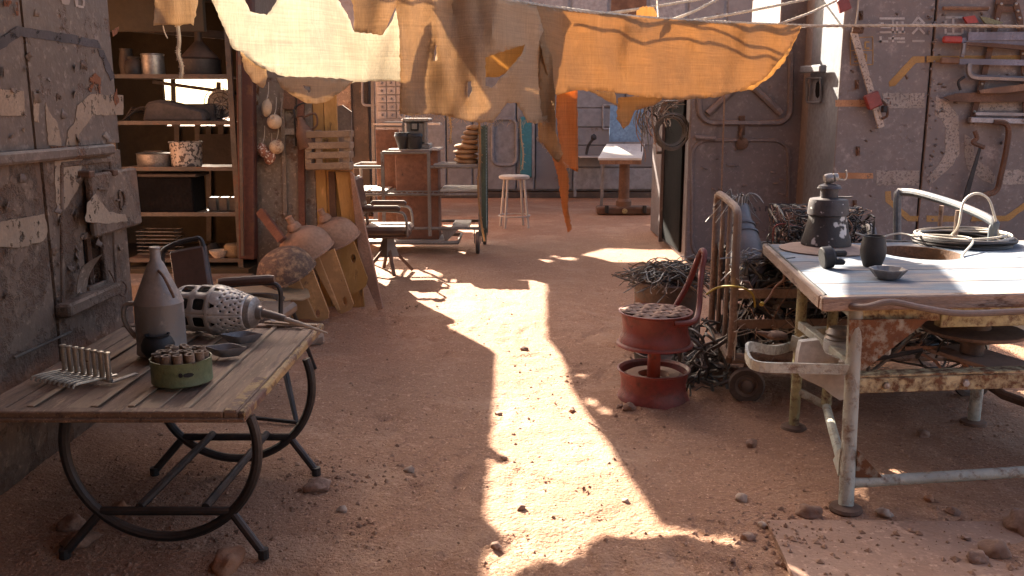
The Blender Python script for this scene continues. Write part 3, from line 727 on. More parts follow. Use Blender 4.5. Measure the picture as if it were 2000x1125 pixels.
for i, (a, b2, mt) in enumerate(((588, 612, 'grey_panel'), (613, 634, 'ochre_panel'), (635, 660, 'ochre_panel'), (661, 688, 'orange_panel'))):
    x0, x1 = W(a, 300, YP).x, W(b2, 300, YP).x
    MB().span((x0, YP + .02, 0.0), (x1, YP + .05 + .008 * (i % 2), W(600, 175 if i < 3 else 320, YP).z)).build('plank', mt, pn2, bevel=.005)
MB().beam(W(586, 60, YP - .01), W(592, 560, YP - .01), .05, .04, (0, 1, 0)).build('upright', 'timber_red', pn2)
m = MB().beam(W(648, 335, YP - .0), W(652, 445, YP - .0), .05, .03, (0, 1, 0)); m.build('rusted_strip', 'rust_metal', pn2)
bd = thing('leaning_board', 'long ochre board with a hole leaning at the right end of the plank wall', 'board', (W(700, 600, 6.95).x, 6.95, 0))
m = MB(); vs, tr = region([(655, 335), (686, 335), (712, 600), (690, 606)], (), None); slab(m, vs, tr, lambda u, v: W(u, v, YP - .06), (0, .03, 0)); m.build('plank', 'ochre_panel', bd, bevel=.004)
m = MB(); vs, tr = region([(683, 335), (690, 340), (748, 603), (738, 606), (702, 520)], (), None); slab(m, vs, tr, lambda u, v: W(u, v, YP - .1 - (v - 330) / 270 * .12), (0, .05, 0)); m.build('edge', 'strap_brown', bd, bevel=.004)

# hooded shells: dome with neck over a board with a bolt hole
def hood(cx, cy, Yh, w, neck, board, side, mat, label, hole, bmat):
    base = W(board[2][0], board[2][1], Yh)
    t = thing('hooded_shell', label, 'hood', (base.x, Yh, 0), 'bell hoods leaning by the plank wall')
    c = W(cx, cy, Yh); sc = Yh / _c / FPX
    ax = Matrix.Rotation(R(-22), 3, 'Y') @ Matrix.Rotation(R(14), 3, 'X')
    r = w * sc / 2
    pr = [(r * 1.04, -.012), (r * 1.04, 0), (r, .006)]
    for i in range(1, 9):
        a = i / 9 * math.pi / 2; pr.append((r * math.cos(a) ** .85, r * .92 * math.sin(a)))
    if neck:
        pr += [(r * .27, r * .99), (r * .23, r * 1.12), (r * .2, r * 1.16), (r * .13, r * 1.2), (r * .12, r * 1.42), (r * .14, r * 1.44), (0, r * 1.45)]
    else: pr += [(0, r * .93)]
    m = MB(); m.lathe(pr, 28, c, ax); m.build('dome', mat, t)
    m = MB(); vs, tr = region(board, [[(hole[0] + 5 * math.cos(a), hole[1] + 9 * math.sin(a)) for a in [i * math.pi / 5 for i in range(10)]]])
    slab(m, vs, tr, lambda u, v: W(u, v, Yh - .06), (.0, .03, 0)); m.build('board', bmat, t, bevel=0)
    m = MB(); vs, tr = region(side, ()); slab(m, vs, tr, lambda u, v: W(u, v, Yh - .09), (0, .025, 0)); m.build('side_board', 'orange_panel', t, bevel=.003)
    return t
hood(657, 470, 6.98, 96, True, [(636, 490), (690, 470), (718, 545), (714, 560), (700, 570), (680, 575), (655, 540)], [(640, 492), (652, 486), (672, 560), (662, 562)], 'hood_dust', 'dusty brown bell hood with neck, the rearmost of three by the plank wall', (690, 505), 'ochre_panel')
hood(600, 492, 6.78, 108, True, [(604, 506), (652, 486), (690, 594), (686, 604), (668, 613), (660, 610)], [(606, 508), (622, 500), (664, 606), (658, 608)], 'hood_dust', 'dusty pink bell hood with pale neck, the middle of three by the plank wall', (674, 588), 'orange_panel')
hood(561, 536, 6.5, 116, False, [(578, 540), (608, 522), (642, 610), (640, 622), (622, 628), (606, 624)], [(534, 556), (580, 538), (618, 622), (600, 624), (556, 622)], 'hood_peel', 'peeling brown dome hood over an orange board, nearest of the three hoods', (620, 613), 'orange_panel')
tm = MB().beam(W(508, 412, 6.75), W(552, 470, 6.62), .065, .05, (0, 1, 0)); single('timber_offcut', tm, 'timber_red', 'short reddish timber offcut leaning on the peeling hood', 'timber', bevel=.006)

# hanging gourds and gear on the grey panel
def gourd(px, py, r, sq, mat, lab, hole=None, tilt=0):
    p = W(px, py, YP - .1); t = thing('hanging_gourd', lab, 'gourd', p, 'gourds and pots hung on the grey panel')
    m = MB(); rot = Matrix.Rotation(R(tilt), 3, 'Y')
    pr = [(0, -1), (.35, -.94), (.7, -.72), (.95, -.3), (1, .05), (.9, .45), (.62, .78), (.36, .93), (.3, 1.0), (.34, 1.06), (.24, 1.05), (.2, .9), (0, .85)]
    k = Matrix.Rotation(R(hole), 3, 'X') if hole is not None else rot
    m.lathe([(a * r * sq[0], z * r * sq[1]) for a, z in pr], 20, p, k, .05); m.build('body', mat, t)
    m = MB(); m.tube(crs([p + V(0, .0, r * sq[1] * .8), p + V(.008, .04, r * sq[1] + .05), p + V(0, .095, r * sq[1] + .13)]), .0035, 5); m.build('cord', 'rope', t)
gourd(521, 211, .045, (.9, 1.5), 'gourd', 'long pale gourd, topmost of the hanging bunch', None, 8)
gourd(536, 238, .058, (1, .98), 'gourd', 'round cream pot with a dark mouth in the hanging bunch', 55)
gourd(540, 287, .058, (1, .95), 'gourd', 'round pale gourd without a mouth at the right of the bunch', None, 30)
gourd(513, 294, .046, (.95, 1.25), 'gourd_red', 'red and white speckled gourd at the left of the bunch', None, -15)
gourd(527, 308, .046, (.95, 1.2), 'gourd_red', 'reddish speckled gourd, lowest of the hanging bunch', None, 20)
t = thing('hanging_jug', 'brown metal milk jug hung on the plank wall beside the crate', 'jug', W(600, 288, YP - .1)); p = W(603, 289, YP - .1); k = Matrix.Rotation(R(-14), 3, 'Y')
MB().lathe([(.07, 0), (.075, .01), (.066, .13), (.03, .20), (.024, .24), (.034, .25), (0, .25)], 22, p, k).build('body', 'jug_brown', t)
MB().tube(crs([p + k @ V(.028, 0, .235), p + k @ V(.12, 0, .24), p + k @ V(.115, 0, .16), p + k @ V(.06, 0, .13)]), .008, 6).build('handle', 'jug_brown', t)
MB().tube(crs([p + k @ V(-.03, 0, .22), p + k @ V(-.03, .03, .32), p + V(-.0, .095, .36)]), .006, 6).build('strap', 'iron_pot', t)
t = thing('hook_bracket', 'pale metal hook bracket screwed above the bunch of gourds', 'bracket', W(556, 260, YP - .02))
MB().beam(W(548, 258, YP - .012), W(576, 257, YP - .012), .05, .02, (0, 1, 0)).build('plate', 'dull_steel', t, bevel=.003)
MB().tube(crs([W(550, 258, YP - .03), W(549, 220, YP - .05), W(552, 190, YP - .05)]), .006, 6).build('rod', 'dull_steel', t)
MB().tube(crs([W(578, 285, YP - .03), W(576, 245, YP - .05), W(574, 215, YP - .04)]), .008, 6).build('rod', 'iron_pot', t)
sb = MB().prism([W(556, 140, YP - .05), W(577, 150, YP - .05), W(576, 214, YP - .05), W(553, 213, YP - .05)], (0, .03, 0)); single('metal_scrap', sb, 'rust_metal', 'rusty square scrap of sheet hung above the jug', 'sheet')
# slatted crate
YC = YP - .16
t = thing('slatted_crate', 'grey slatted crate hung on the plank wall', 'crate', W(640, 330, YC))
for py in (262, 284, 303, 324):
    MB().beam(W(598, py + 1, YC), W(683, py - 1, YC), .02, .05, (0, 0, 1)).build('slat', 'crate_grey', t, bevel=.004)
for px in (601, 622, 680): MB().beam(W(px, 254, YC + .014), W(px - (4 if px > 650 else -2), 330, YC + .014), .05, .02, (0, 1, 0)).build('stile', 'crate_grey', t, bevel=.004)
for py in (262, 284, 303, 324):
    for px in (599, 682): MB().beam(W(px, py, YC + .02), W(px, py, YC + .02) + V(0, .15, 0), .02, .05).build('slat', 'crate_grey', t, bevel=.004)
a = W(598, 327, YC); b2 = W(683, 327, YC); MB().span((a.x, YC + .01, a.z - .02), (b2.x, YC + .17, a.z - .005)).build('bottom', 'crate_grey', t)

# ================================================================ FAR SIDE OF THE YARD
YFAR = 16.6
fw = thing('far_container', 'long blue-grey container wall closing the far side of the yard', 'container', (0, YFAR, 0))
MB().span((-4.55, YFAR + .04, .12), (5.5, YFAR + 2.4, 2.7)).build('core', 'far_steel', fw)
seams = [-4.55, -3.6, -2.55, -1.2, -.72, .08, .42, 1.12, 2.05, 2.75, 4.0, 5.5]
for i in range(len(seams) - 1):
    x0, x1 = seams[i] + .012, seams[i + 1] - .012
    if x1 - x0 < .5 or i in (7, 8):
        zs = [.14, .55, .95, 1.28, 1.62, 1.98, 2.33, 2.69] if i in (7, 8) else [.14, 2.69]
    else: zs = [.14, 1.15, 2.69] if i % 2 else [.14, 2.69]
    for j in range(len(zs) - 1):
        MB().span((x0, YFAR - .02 - .012 * (j % 2), zs[j] + .006), (x1, YFAR + .037, zs[j + 1] - .006)).build('panel', 'far_steel', fw, bevel=.012)
def outline(mb, px0, py0, px1, py1, r, Y, rad):
    mb.tube([W(u, v, Y) for u, v in rrect(px0, py0, px1, py1, r, 5)], rad, 6, True)
m = MB(); outline(m, 962, 232, 1009, 322, 14, YFAR - .05, .03); m.build('hatch_rim', 'far_steel', fw)
a = W(1016, 346, YFAR); b2 = W(1040, 228, YFAR)
MB().span((a.x, YFAR - .09, a.z), (b2.x, YFAR - .035, b2.z)).build('teal_door', 'teal', fw, bevel=.02)
m = MB(); m.beam(W(1041.5, 346, YFAR - .06), W(1041.5, 226, YFAR - .06), .05, .06, (0, 1, 0)); m.build('door_jamb', 'far_steel', fw)
m = MB(); outline(m, 1178, 205, 1220, 252, 3, YFAR - .05, .018); m.build('panel_rim', 'far_steel', fw)
MB().span(W(1128, 304, YFAR - .02), W(1206, 308, YFAR - .6)).build('ledge', 'deck_white', fw)
for px in (1123, 1176): MB().beam(W(px, 305, YFAR - .5), W(px, 384, YFAR - .5), .05, .05, (0, 1, 0)).build('ledge_leg', 'far_steel', fw)
m = MB(); m.tube(crs([W(1145, 302, YFAR - .35), W(1149, 285, YFAR - .35), W(1158, 272, YFAR - .35)]), .025, 6); m.blob(W(1160, 268, YFAR - .35), .06, (1, 1, 1), .3, 1); m.build('tap', 'iron_pot', fw)
MB().span((-4.55, YFAR - .1, .0), (5.5, YFAR + .03, .10)).build('plinth', 'soot', fw)
# taller stacked containers behind
bk = thing('stacked_container', 'tall stacked grey container glimpsed above the far wall', 'container', (1, 24, 0))
MB().span((-5.5, 24, 0), (9, 26.4, 5.4)).build('body', 'far_steel', bk)
for i in range(14):
    MB().span((-5.5 + i + .05, 23.96, 2.8), (-5.5 + i + .95, 23.998, 5.3)).build('rib', 'far_steel' if i % 4 else 'rust_metal', bk)
MB().span((-1.5, 23.92, 4.9), (1.4, 23.955, 5.38)).build('rust_plate', 'rust_metal', bk)

t = thing('added_rear_container', 'unseen grey container added behind the viewer to cut fill light', 'container', (0, -3.4, 0))  # added out of view to deepen the darks of the yard
MB().span((-7, -5.6, 0), (7, -3.4, 2.6)).build('body', 'wall_steel', t, bevel=.02)
for i in range(14): MB().span((-6.95 + i, -3.396, .1), (-6.05 + i, -3.36, 2.5)).build('rib', 'wall_steel', t, bevel=.01)

# pale drawer cabinets
def drawers(px0, py0, px1, py1, Y, nc, nr, label):
    a = W(px0, py1, Y); b_ = W(px1, py0, Y)
    t = thing('drawer_cabinet', label, 'cabinet', ((a.x + b_.x) / 2, Y, a.z), 'pale drawer cabinets in the far yard')
    MB().span((a.x - .02, Y + .02, a.z), (b_.x + .02, Y + .45, b_.z)).build('carcass', 'cabinet_pale', t)
    dw = (b_.x - a.x) / nc; dh = (b_.z - a.z) / nr
    pr = MB().span((-dw * .46, -.012, -dh * .44), (dw * .46, .014, dh * .44)).build('drawer', 'cabinet_pale', t, bevel=.004, local=True)
    kn = MB().lathe([(.018, 0), (.02, .012), (0, .022)], 8, (0, -.012, 0), Matrix.Rotation(R(90), 3, 'X')).build('pull', 'far_steel', t, local=True)
    for i in range(nc):
        for j in range(nr):
            x = a.x + (i + .5) * dw - t.location.x; z = a.z + (j + .5) * dh - t.location.z
            d = pr if i + j == 0 else share(pr, 'drawer', t)
            d.location = (x, 0, z)
            k = kn if i + j == 0 else share(kn, 'pull', d)
            if i + j == 0: k.parent = d
            k.location = (0, 0, 0)
    return a, b_
YD = 13.2
pr_a, pr_b = drawers(738, 90, 790, 232, YD + .25, 3, 9, 'tall pale cabinet of small drawers, the upper one behind')
drawers(736, 247, 792, 356, YD, 3, 5, 'pale cabinet of small drawers standing lower in front')
a = W(734, 356, YD); t = thing('cabinet_stand', 'dark steel stand carrying the pale drawer cabinets', 'stand', (a.x, YD, 0))
MB().span((a.x - .05, YD + .0, 0), (W(796, 356, YD).x, YD + .6, a.z - .005)).build('body', 'far_steel', t)
a = W(730, 240, YD - .05)
MB().span((a.x, YD - .1, a.z - .03), (W(860, 240, YD).x, YD + .25, a.z - .005)).build('shelf', 'deck_white', t)
MB().span((W(736, 240, YD).x, YD + .251, a.z - .02), (W(792, 240, YD).x, YD + .7, W(740, 236, YD + .25).z - .02)).build('plinth', 'far_steel', t)
MB().beam(W(727, 130, YD), W(731, 395, YD), .045, .045, (0, 1, 0)).build('perforated_post', 'steel_frame', t)
# dark mess left of the cabinets
t = thing('dark_cupboard', 'tall dark cupboard in the gap left of the pale drawer cabinets', 'cupboard', (W(690, 400, 13.6).x, 13.6, 0))
MB().span((W(655, 300, 13.6).x, 13.6, 0), (W(722, 300, 13.6).x, 14.3, 2.3)).build('body', 'soot', t, bevel=.01)
m = MB(); outline(m, 708, 120, 746, 206, 8, 13.55, .02); m.build('pipe_frame', 'far_steel', t)
MB().span((W(656, 300, 13.58).x, 13.56, .9), (W(690, 300, 13.58).x, 13.595, 2.1)).build('door', 'grey_panel', t, bevel=.01)
t = thing('side_panel', 'tan notched panel standing behind the hanging crate', 'panel', (W(668, 300, 9.0).x, 9.0, 0))
m = MB(); vs, tr = region([(655, 430), (655, 208), (668, 205), (686, 218), (686, 430)]); slab(m, vs, tr, lambda u, v: W(u, v, 9.0), (0, .05, 0)); m.build('sheet', 'crate_grey', t, smooth=0)
m = MB().beam(W(632, 180, 8.6), W(634, 420, 8.6), .11, .06, (0, 1, 0)); m.build('stud', 'ochre_panel', t)

# white stool
c = V(.03, 12.3, 0)
t = thing('round_stool', 'tall white metal stool with round seat in the far yard', 'stool', c)
MB().lathe([(.19, .66), (.21, .67), (.21, .70), (.19, .71), (0, .71)], 28, c).build('seat', 'stool_white', t)
for i in range(4):
    a = R(45 + 90 * i + 12); MB().tube([c + V(.16 * math.cos(a), .16 * math.sin(a), .67), c + V(.23 * math.cos(a), .23 * math.sin(a), 0)], .016, 8).build('leg', 'stool_white', t)
MB().tube([c + V(.215 * math.cos(i * .2618), .215 * math.sin(i * .2618), .16) for i in range(24)], .011, 6, True).build('ring', 'stool_white', t)

# drafting stand with tilted white top
YS = 13.9
c = V(W(1218, 400, YS).x, YS, 0)
t = thing('drafting_stand', 'tilted white work top on a rusty pedestal in the far yard', 'stand', c)
MB().lathe([(.12, .1), (.12, .2), (.085, .24), (.08, .85), (.1, .9), (0, .9)], 18, c).build('pedestal', 'rust_metal', t)
MB().box(c + V(0, 0, .06), (.84, .3, .12)).build('base', 'rust_metal', t, bevel=.02)
for k in (-.28, .3): MB().box(c + V(k, -.17, .09), (.06, .05, .12)).build('clamp', 'iron_pot', t, bevel=.01)
MB().lathe([(.04, 0), (.04, .04), (0, .045)], 12, c + V(0, -.15, .06), Matrix.Rotation(R(90), 3, 'X')).build('bolt', 'frame_yellow', t)
q = [W(1168, 309, YS - .3), W(1253, 309, YS - .3), W(1259, 281, YS + .35), W(1185, 281, YS + .35)]
MB().prism(q, (0, 0, -.03)).build('top', 'bench_white', t)
MB().prism([q[0] + V(.03, 0.01, -.032), q[1] + V(0, .01, -.032), q[1] + V(0, .06, -.032), q[0] + V(.03, .06, -.032)], (0, 0, -.06)).build('front_rail', 'tool_wood', t)
MB().beam(q[0] + V(.12, .3, 0), V(q[0].x + .1, YS + .1, 0.02), .04, .04).build('strut', 'far_steel', t)
bl = MB(); vs, tr = region([(1192, 205), (1262, 215), (1252, 277), (1190, 277)]); slab(bl, vs, tr, lambda u, v: W(u, v, YS + .45), (0, .03, 0)); single('blue_sheet', bl, 'blue_sheet', 'blue sheet standing behind the tilted white work top', 'sheet')

# ---------------------------------------------------------------- shelf trolley with bread
YA, YZ = 9.95, 10.65
cl, cr = W(690, 490, YA).x, W(943, 490, YA).x
t = thing('shelf_cart', 'steel tube shelf cart on castors with grid shelves in the mid yard', 'cart', ((cl + cr) / 2, (YA + YZ) / 2, 0))
def px2x(px, Y=YA): return W(px, 350, Y).x
zt = W(800, 326, YA).z; z1 = W(800, 298, YA).z; zm = W(800, 380, YA).z; zl = W(800, 446, YA).z; zb = W(800, 474, YA).z
xA, xB, xC, xD = px2x(748), px2x(838), px2x(893), px2x(937)
cart_f = []
def fb(a, b_, r=.017): MB().tube([a, b_], r, 8).build('rail', 'steel_frame', t)
for x, zz in ((xA, z1), (xB, z1), (xD, zt + .35)):
    for y in (YA, YZ): MB().beam(V(x, y, .2), V(x, y, zz), .035, .035, (0, 1, 0)).build('post', 'steel_frame', t)
for y in (YA, YZ):
    fb(V(cl, y, zt), V(xA, y, zt)); fb(V(xA, y, z1), V(xB, y, z1)); fb(V(xB, y, zt), V(xD, y, zt)); fb(V(cl, y, zm), V(xD, y, zm)); fb(V(cl, y, zl), V(xD, y, zl)); fb(V(cl - .06, y, zb), V(xC, y, zb), .022)
for x, zz in ((cl, zt), (xA, z1), (xB, z1), (xD, zt), (cl, zm), (xD, zm), (cl, zb), (xC, zb)): fb(V(x, YA, zz), V(x, YZ, zz))
for x in (cl,):
    for y in (YA, YZ): fb(V(x, y, .2), V(x, y, zt))
# grid shelf: rods
for k in range(15):
    x = lerp(xA - .1, xD - .35, k / 14); MB().tube([V(x, YA, zm + .012), V(x, YZ, zm + .012)], .006, 5).build('grid_rod', 'steel_frame', t)
for k in range(7):
    y = lerp(YA + .08, YZ - .08, k / 6); MB().tube([V(xA - .1, y, zm + .024), V(xD - .35, y, zm + .024)], .006, 5).build('grid_rod', 'steel_frame', t)
MB().span((xB + .12, YA + .03, zm + .03), (xD - .03, YZ - .03, zm + .05)).build('white_shelf', 'deck_white', t)
MB().span((cl, YA + .03, zm + .03), (xA + .03, YZ - .03, zm + .045)).build('white_shelf', 'deck_white', t)
MB().span((cl - .04, YA + .02, zb - .02), (px2x(868), YZ, zb)).build('deck', 'deck_white', t)
MB().span((px2x(880), YA + .0, zl - .01), (px2x(915), YZ, zl + .012)).build('deck_end', 'deck_white', t)
MB().prism([V(px2x(868), YA, zb), V(px2x(893), YA, zl - .02), V(px2x(893), YA, zl), V(px2x(860), YA, zl)], (0, .02, 0)).build('gusset', 'steel_frame', t)
for px, y in ((932, YA), (946, YZ), (700, YA), (712, YZ)):
    x = px2x(px, y)
    MB().lathe([(.115, -.02), (.125, -.012), (.125, .012), (.115, .02)], 24, (x, y, .125), Matrix.Rotation(R(90), 3, 'Y')).build('wheel', 'tyre', t)
    m = MB()
    for s in (-.035, .035): m.beam(V(x + s, y, .12), V(x + s, y, .27), .05, .008, (1, 0, 0))
    m.box((x, y, .28), (.09, .08, .015)); m.build('fork', 'steel_frame', t)
# green louvred end panel
xe = px2x(945)
gp0, gp1 = W(945, 482, YA).z, W(945, 246, YA).z
for y in (YA - .02, YZ + .02): MB().beam(V(xe, y, .14), V(xe, y, gp1), .05, .04, (0, 1, 0)).build('end_post', 'green_mesh', t)
lv = MB().box((0, 0, 0), (.035, YZ - YA, .012), Matrix.Rotation(R(35), 3, 'Y')).build('louvre', 'green_mesh', t, local=True)
nl = 34; lw = Vector(t['_w'])
for i in range(nl):
    o = lv if i == 0 else share(lv, 'louvre', t)
    o.location = V(xe, (YA + YZ) / 2, lerp(.25, gp1 - .02, i / (nl - 1))) - lw
# brown cabinet in the cart
ca = W(778, 462, 10.3); cb_ = W(856, 292, 10.3)
t = thing('brown_cabinet', 'brown fibreboard cabinet standing behind the cart rails', 'cabinet', ((ca.x + cb_.x) / 2, 10.45, zb))
MB().span((ca.x, 10.2, zb + .002), (cb_.x, 10.62, cb_.z)).build('body', 'brown_board', t, bevel=.006)
MB().span((ca.x - .26, 10.5, zb + .002), (ca.x - .004, 10.62, cb_.z + .22)).build('side_board', 'brown_board', t, bevel=.006)
zq = cb_.z
MB().span((px2x(758), YA + .05, zq + .002), (px2x(858), 10.64, zq + .016)).build('top_plate', 'deck_white', t)
# appliance and pots on the top
zq += .016
ap = W(812, 290, 10.35); t = thing('coffee_machine', 'dull chrome machine with square gauge on top of the cart', 'machine', (ap.x, 10.35, zq))
x0, x1 = W(786, 290, 10.2).x, W(836, 290, 10.2).x; zt2 = W(800, 231, 10.2).z
MB().span((x0 + .03, 10.2, zq + .05), (x1 - .03, 10.55, zt2 - .04)).build('body', 'dull_steel', t, bevel=.02)
MB().span((x0, 10.16, zt2 - .04), (x1 + .02, 10.58, zt2)).build('cap', 'dull_alu', t, bevel=.012)
MB().span((x0, 10.14, zq), (x1 + .02, 10.58, zq + .05)).build('base', 'dull_steel', t, bevel=.01)
for xx in (x0 + .02, x1 - .02): MB().beam(V(xx, 10.17, zq + .05), V(xx, 10.17, zt2 - .04), .025, .025, (0, 1, 0)).build('column', 'dull_steel', t)
xm = (x0 + x1) / 2; MB().span((xm - .045, 10.17, zq + .2), (xm + .045, 10.20, zq + .29)).build('gauge', 'iron_pot', t, bevel=.004)
MB().span((xm - .03, 10.163, zq + .215), (xm + .03, 10.169, zq + .275)).build('dial', 'dull_alu', t)
for px, s, lb in ((787, 1, 'black tapered pot at the left on the cart top'), (809, .95, 'black squat pot right of the tapered one on the cart top')):
    p = W(px, 297, 10.05); p.z = zq
    pr = [(.045, 0), (.05, .01), (.085, .12), (.095, .14), (.085, .17), (.09, .18), (.075, .18), (.07, .14), (0, .13)] if s == 1 else [(.07, 0), (.085, .02), (.09, .13), (.1, .14), (.09, .17), (.075, .17), (0, .15)]
    mm = MB().lathe(pr, 22, p); single('black_pot', mm, 'black_pot', lb, 'pot', 'black pots on the cart top')
# bread stack
zbread = zt + .03
sb = MB().span((xB + .05, YA + .02, zt + .012), (xD, YA + .5, zt + .028)); single('bread_shelf', sb, 'deck_white', 'thin tray under the stack of flat loaves', 'tray')
lo = []; nme = ['lowest', 'second lowest', 'third lowest', 'fourth lowest', 'fifth lowest', 'third from top', 'second from top', 'topmost']
for i in range(8):
    w = .17 - (.0 if i < 4 else .035 + .01 * (i - 4)); h = .052
    px = 911 + (0 if i < 4 else 8 + 2 * (i - 4)) + rnd.uniform(-2, 2)
    p = W(px, 300, YA + .2)
    m = MB().blob((0, 0, 0), 1, (w, w * .8, .034), .12, 2, i * 5)
    o = m.build('flat_loaf', 'bread', smooth=60); o.location = (p.x, YA + .22, zbread + .027 + i * h); o.rotation_euler = (R(rnd.uniform(-4, 4)), R(rnd.uniform(-5, 5)) - (.1 if i > 5 else 0), rnd.uniform(0, 6))
    tag(o, '%s flat brown loaf of the bread stack on the cart' % nme[i], 'bread', 'loaves stacked on the cart')

# ---------------------------------------------------------------- swivel armchair in the sun
c = V(-1.22, 8.74, 0)
t = thing('swivel_chair', 'brown vinyl swivel armchair standing before the shelf cart', 'chair', c)
for i in range(4):
    a = R(20 + 90 * i); MB().beam(c + V(.05 * math.cos(a), .05 * math.sin(a), .23), c + V(.24 * math.cos(a), .24 * math.sin(a), .015), .03, .03).build('leg', 'rust_metal', t)
MB().lathe([(.105, .17), (.06, .33), (.055, .37), (0, .37)], 4, c).build('pedestal', 'steel_frame', t)
MB().box(c + V(0, 0, .38), (.42, .4, .02)).build('seat_frame', 'rust_metal', t)
MB().box(c + V(.01, 0, .435), (.46, .44, .08)).build('seat', 'vinyl', t, bevel=.025)
MB().box(c + V(.01, 0, .478), (.40, .38, .012)).build('seat_glare', 'vinyl_worn_glare', t, bevel=.005)  # pale pad painted as the sun glare on the seat
bm_ = Matrix.Rotation(R(-8), 3, 'Y')
MB().box(c + V(-.27, 0, .76), (.06, .42, .38), bm_).build('backrest', 'vinyl', t, bevel=.022)
for s in (-1, 1):
    MB().tube(crs([c + V(-.22, s * .21, .40), c + V(-.25, s * .235, .62), c + V(-.29, s * .2, .9)]), .016, 8).build('back_tube', 'rust_metal', t)
    MB().box(c + V(-.02, s * .25, .665), (.36, .06, .045)).build('armrest', 'vinyl', t, bevel=.014)
    MB().box(c + V(-.02, s * .25, .689), (.32, .036, .008)).build('arm_glare', 'vinyl_worn_glare', t, bevel=.003)  # pale strip painted as the sun glare on the armrest
    MB().tube(crs([c + V(-.24, s * .25, .64), c + V(.08, s * .25, .64), c + V(.2, s * .25, .60), c + V(.22, s * .245, .40)]), .013, 8).build('arm_tube', 'steel_frame', t)

# ================================================================ RIGHT SIDE: CABIN WITH HATCH DOOR, PAINTED CONTAINER
YDR = 9.35
dl, dr_ = W(1345, 300, YDR).x, W(1566, 300, YDR).x
t = thing('hatch_cabin', 'dark purple-grey steel cabin with a dogged hatch door', 'cabin', ((dl + dr_) / 2, YDR, 0))
MB().span((2.70, YDR + .02, 2.405), (dr_ - .01, YDR + .06, 3.0)).build('upper_panel', 'door_steel', t, bevel=.01)
MB().span((dl + .02, YDR + .05, .0), (3.4, 11.9, 2.38)).build('body', 'door_steel', t, bevel=.02)
MB().span((dl, YDR, .03), (dr_, YDR + .045, 2.40)).build('door', 'door_steel', t, bevel=.015)
m = MB(); outline(m, 1366, 80, 1544, 240, 28, YDR - .012, .032); m.build('hatch_rim', 'door_steel', t)
for q in (((1382, 222), (1462, 150)), ((1526, 222), (1440, 140))): MB().tube([W(*q[0], YDR - .02), W(*q[1], YDR - .02)], .038, 8).build('brace', 'door_steel', t)
m = MB(); m.tube([W(u, v, YDR - .004) for u, v in rrect(1352, 274, 1540, 505, 30, 5)], .020, 6, True); m.build('lower_rim', 'door_steel', t)
MB().beam(W(1449, 226, YDR - .02), W(1449, 264, YDR - .02), .06, .03, (0, 1, 0)).build('latch_plate', 'rust_metal', t, bevel=.005)
m = MB(); m.tube(crs([W(1451, 250, YDR - .05), W(1447, 262, YDR - .06), W(1449, 272, YDR - .06)]), .016, 6); m.build('latch_hook', 'rust_metal', t)
MB().lathe([(.06, 0), (.062, .03), (.03, .045), (0, .045)], 16, W(1449, 280, YDR - .02), Matrix.Rotation(R(90), 3, 'X')).build('padlock', 'rust_metal', t)
m = MB(); m.tube([W(1358, 268, YDR - .06), W(1398, 271, YDR - .06)], .022, 8); m.tube([W(1360, 268, YDR), W(1360, 268, YDR - .07)], .02, 8); m.build('handle', 'door_steel', t)
paint([[(1470, 406), (1474, 404), (1478, 412), (1472, 413)], [(1482, 404), (1485, 404), (1486, 412), (1483, 412)], [(1495, 402), (1502, 403), (1501, 407), (1497, 408), (1497, 413), (1494, 413)], [(1504, 403), (1507, 403), (1509, 412), (1505, 413)], [(1510, 403), (1514, 404), (1512, 413)]],
      lambda u, v: W(u, v, YDR - .003), 'dark_paint', t, (0, .0025, 0), 'stencil_letter')
for i in range(26):
    px = rnd.uniform(1360, 1535); py = rnd.uniform(285, 470); p = W(px, py, YDR - .004); s = rnd.uniform(.012, .04); a = rnd.uniform(-.6, .6)
    m = MB(); d = V(math.cos(a), 0, math.sin(a)); m.add([p, p + d * s * 2, p + d * s * 2 + V(.01, -.016, -s * .5), p + V(.004, -.014, -s * .5)], [(0, 1, 2, 3)]); m.build('paint_flake', 'door_steel', t, solid=.002)
# black open door on the cabin side
t = thing('black_door', 'black steel door leaf standing open left of the hatch cabin', 'door', (dl - .03, 10.2, 0))
a = W(1297, 478, 10.72); MB().prism([V(a.x - .03, 10.75, .06), V(dl - .01, 9.66, .06), V(dl + .04, 9.66, .06), V(a.x + .05, 10.78, .06)], (0, 0, 2.32)).build('leaf', 'dark_recess', t, bevel=.01)
MB().beam(V(a.x - .04, 10.76, .02), V(a.x - .04, 10.76, 2.4), .05, .06, (0, 1, 0)).build('edge_post', 'door_steel', t)
m = MB(); m.tube([V(a.x - .06, 10.7, W(1295, 298, 10.7).z), V(a.x - .14, 10.68, W(1295, 298, 10.7).z)], .018, 6); m.build('handle', 'dull_steel', t)

# painted container at the right
YR = 8.3
xr0 = W(1629, 300, YR).x
t = thing('painted_container', 'large grey container front with ochre and white stripe markings behind the workbench', 'container', (4.5, YR, 0))
MB().span((xr0 + .01, YR + .02, 0), (8.5, 11.5, 2.9)).build('core', 'right_steel', t)
xs_ = W(1808, 220, YR).x
MB().span((xr0, YR - .02, .02), (xs_ - .008, YR + .016, 2.9)).build('panel', 'right_steel', t, bevel=.006)
MB().span((xs_ + .006, YR - .035, .02), (8.5, YR + .016, 2.9)).build('panel', 'right_steel', t, bevel=.006)
def SP(u, v, off=0.0):
    q = W(u, v, YR + .0 + (1629 - u) / 57 * .85); return q + V(-off, 0, 0)
q0, q1 = SP(1629, 300), SP(1573, 300)
MB().prism([V(q0.x - .001, YR - .01, .02), V(q1.x, q1.y, .02), V(q1.x + .09, q1.y + .02, .02), V(q0.x + .03, YR + .03, .02)], (0, 0, 2.88)).build('side_panel', 'side_steel', t)
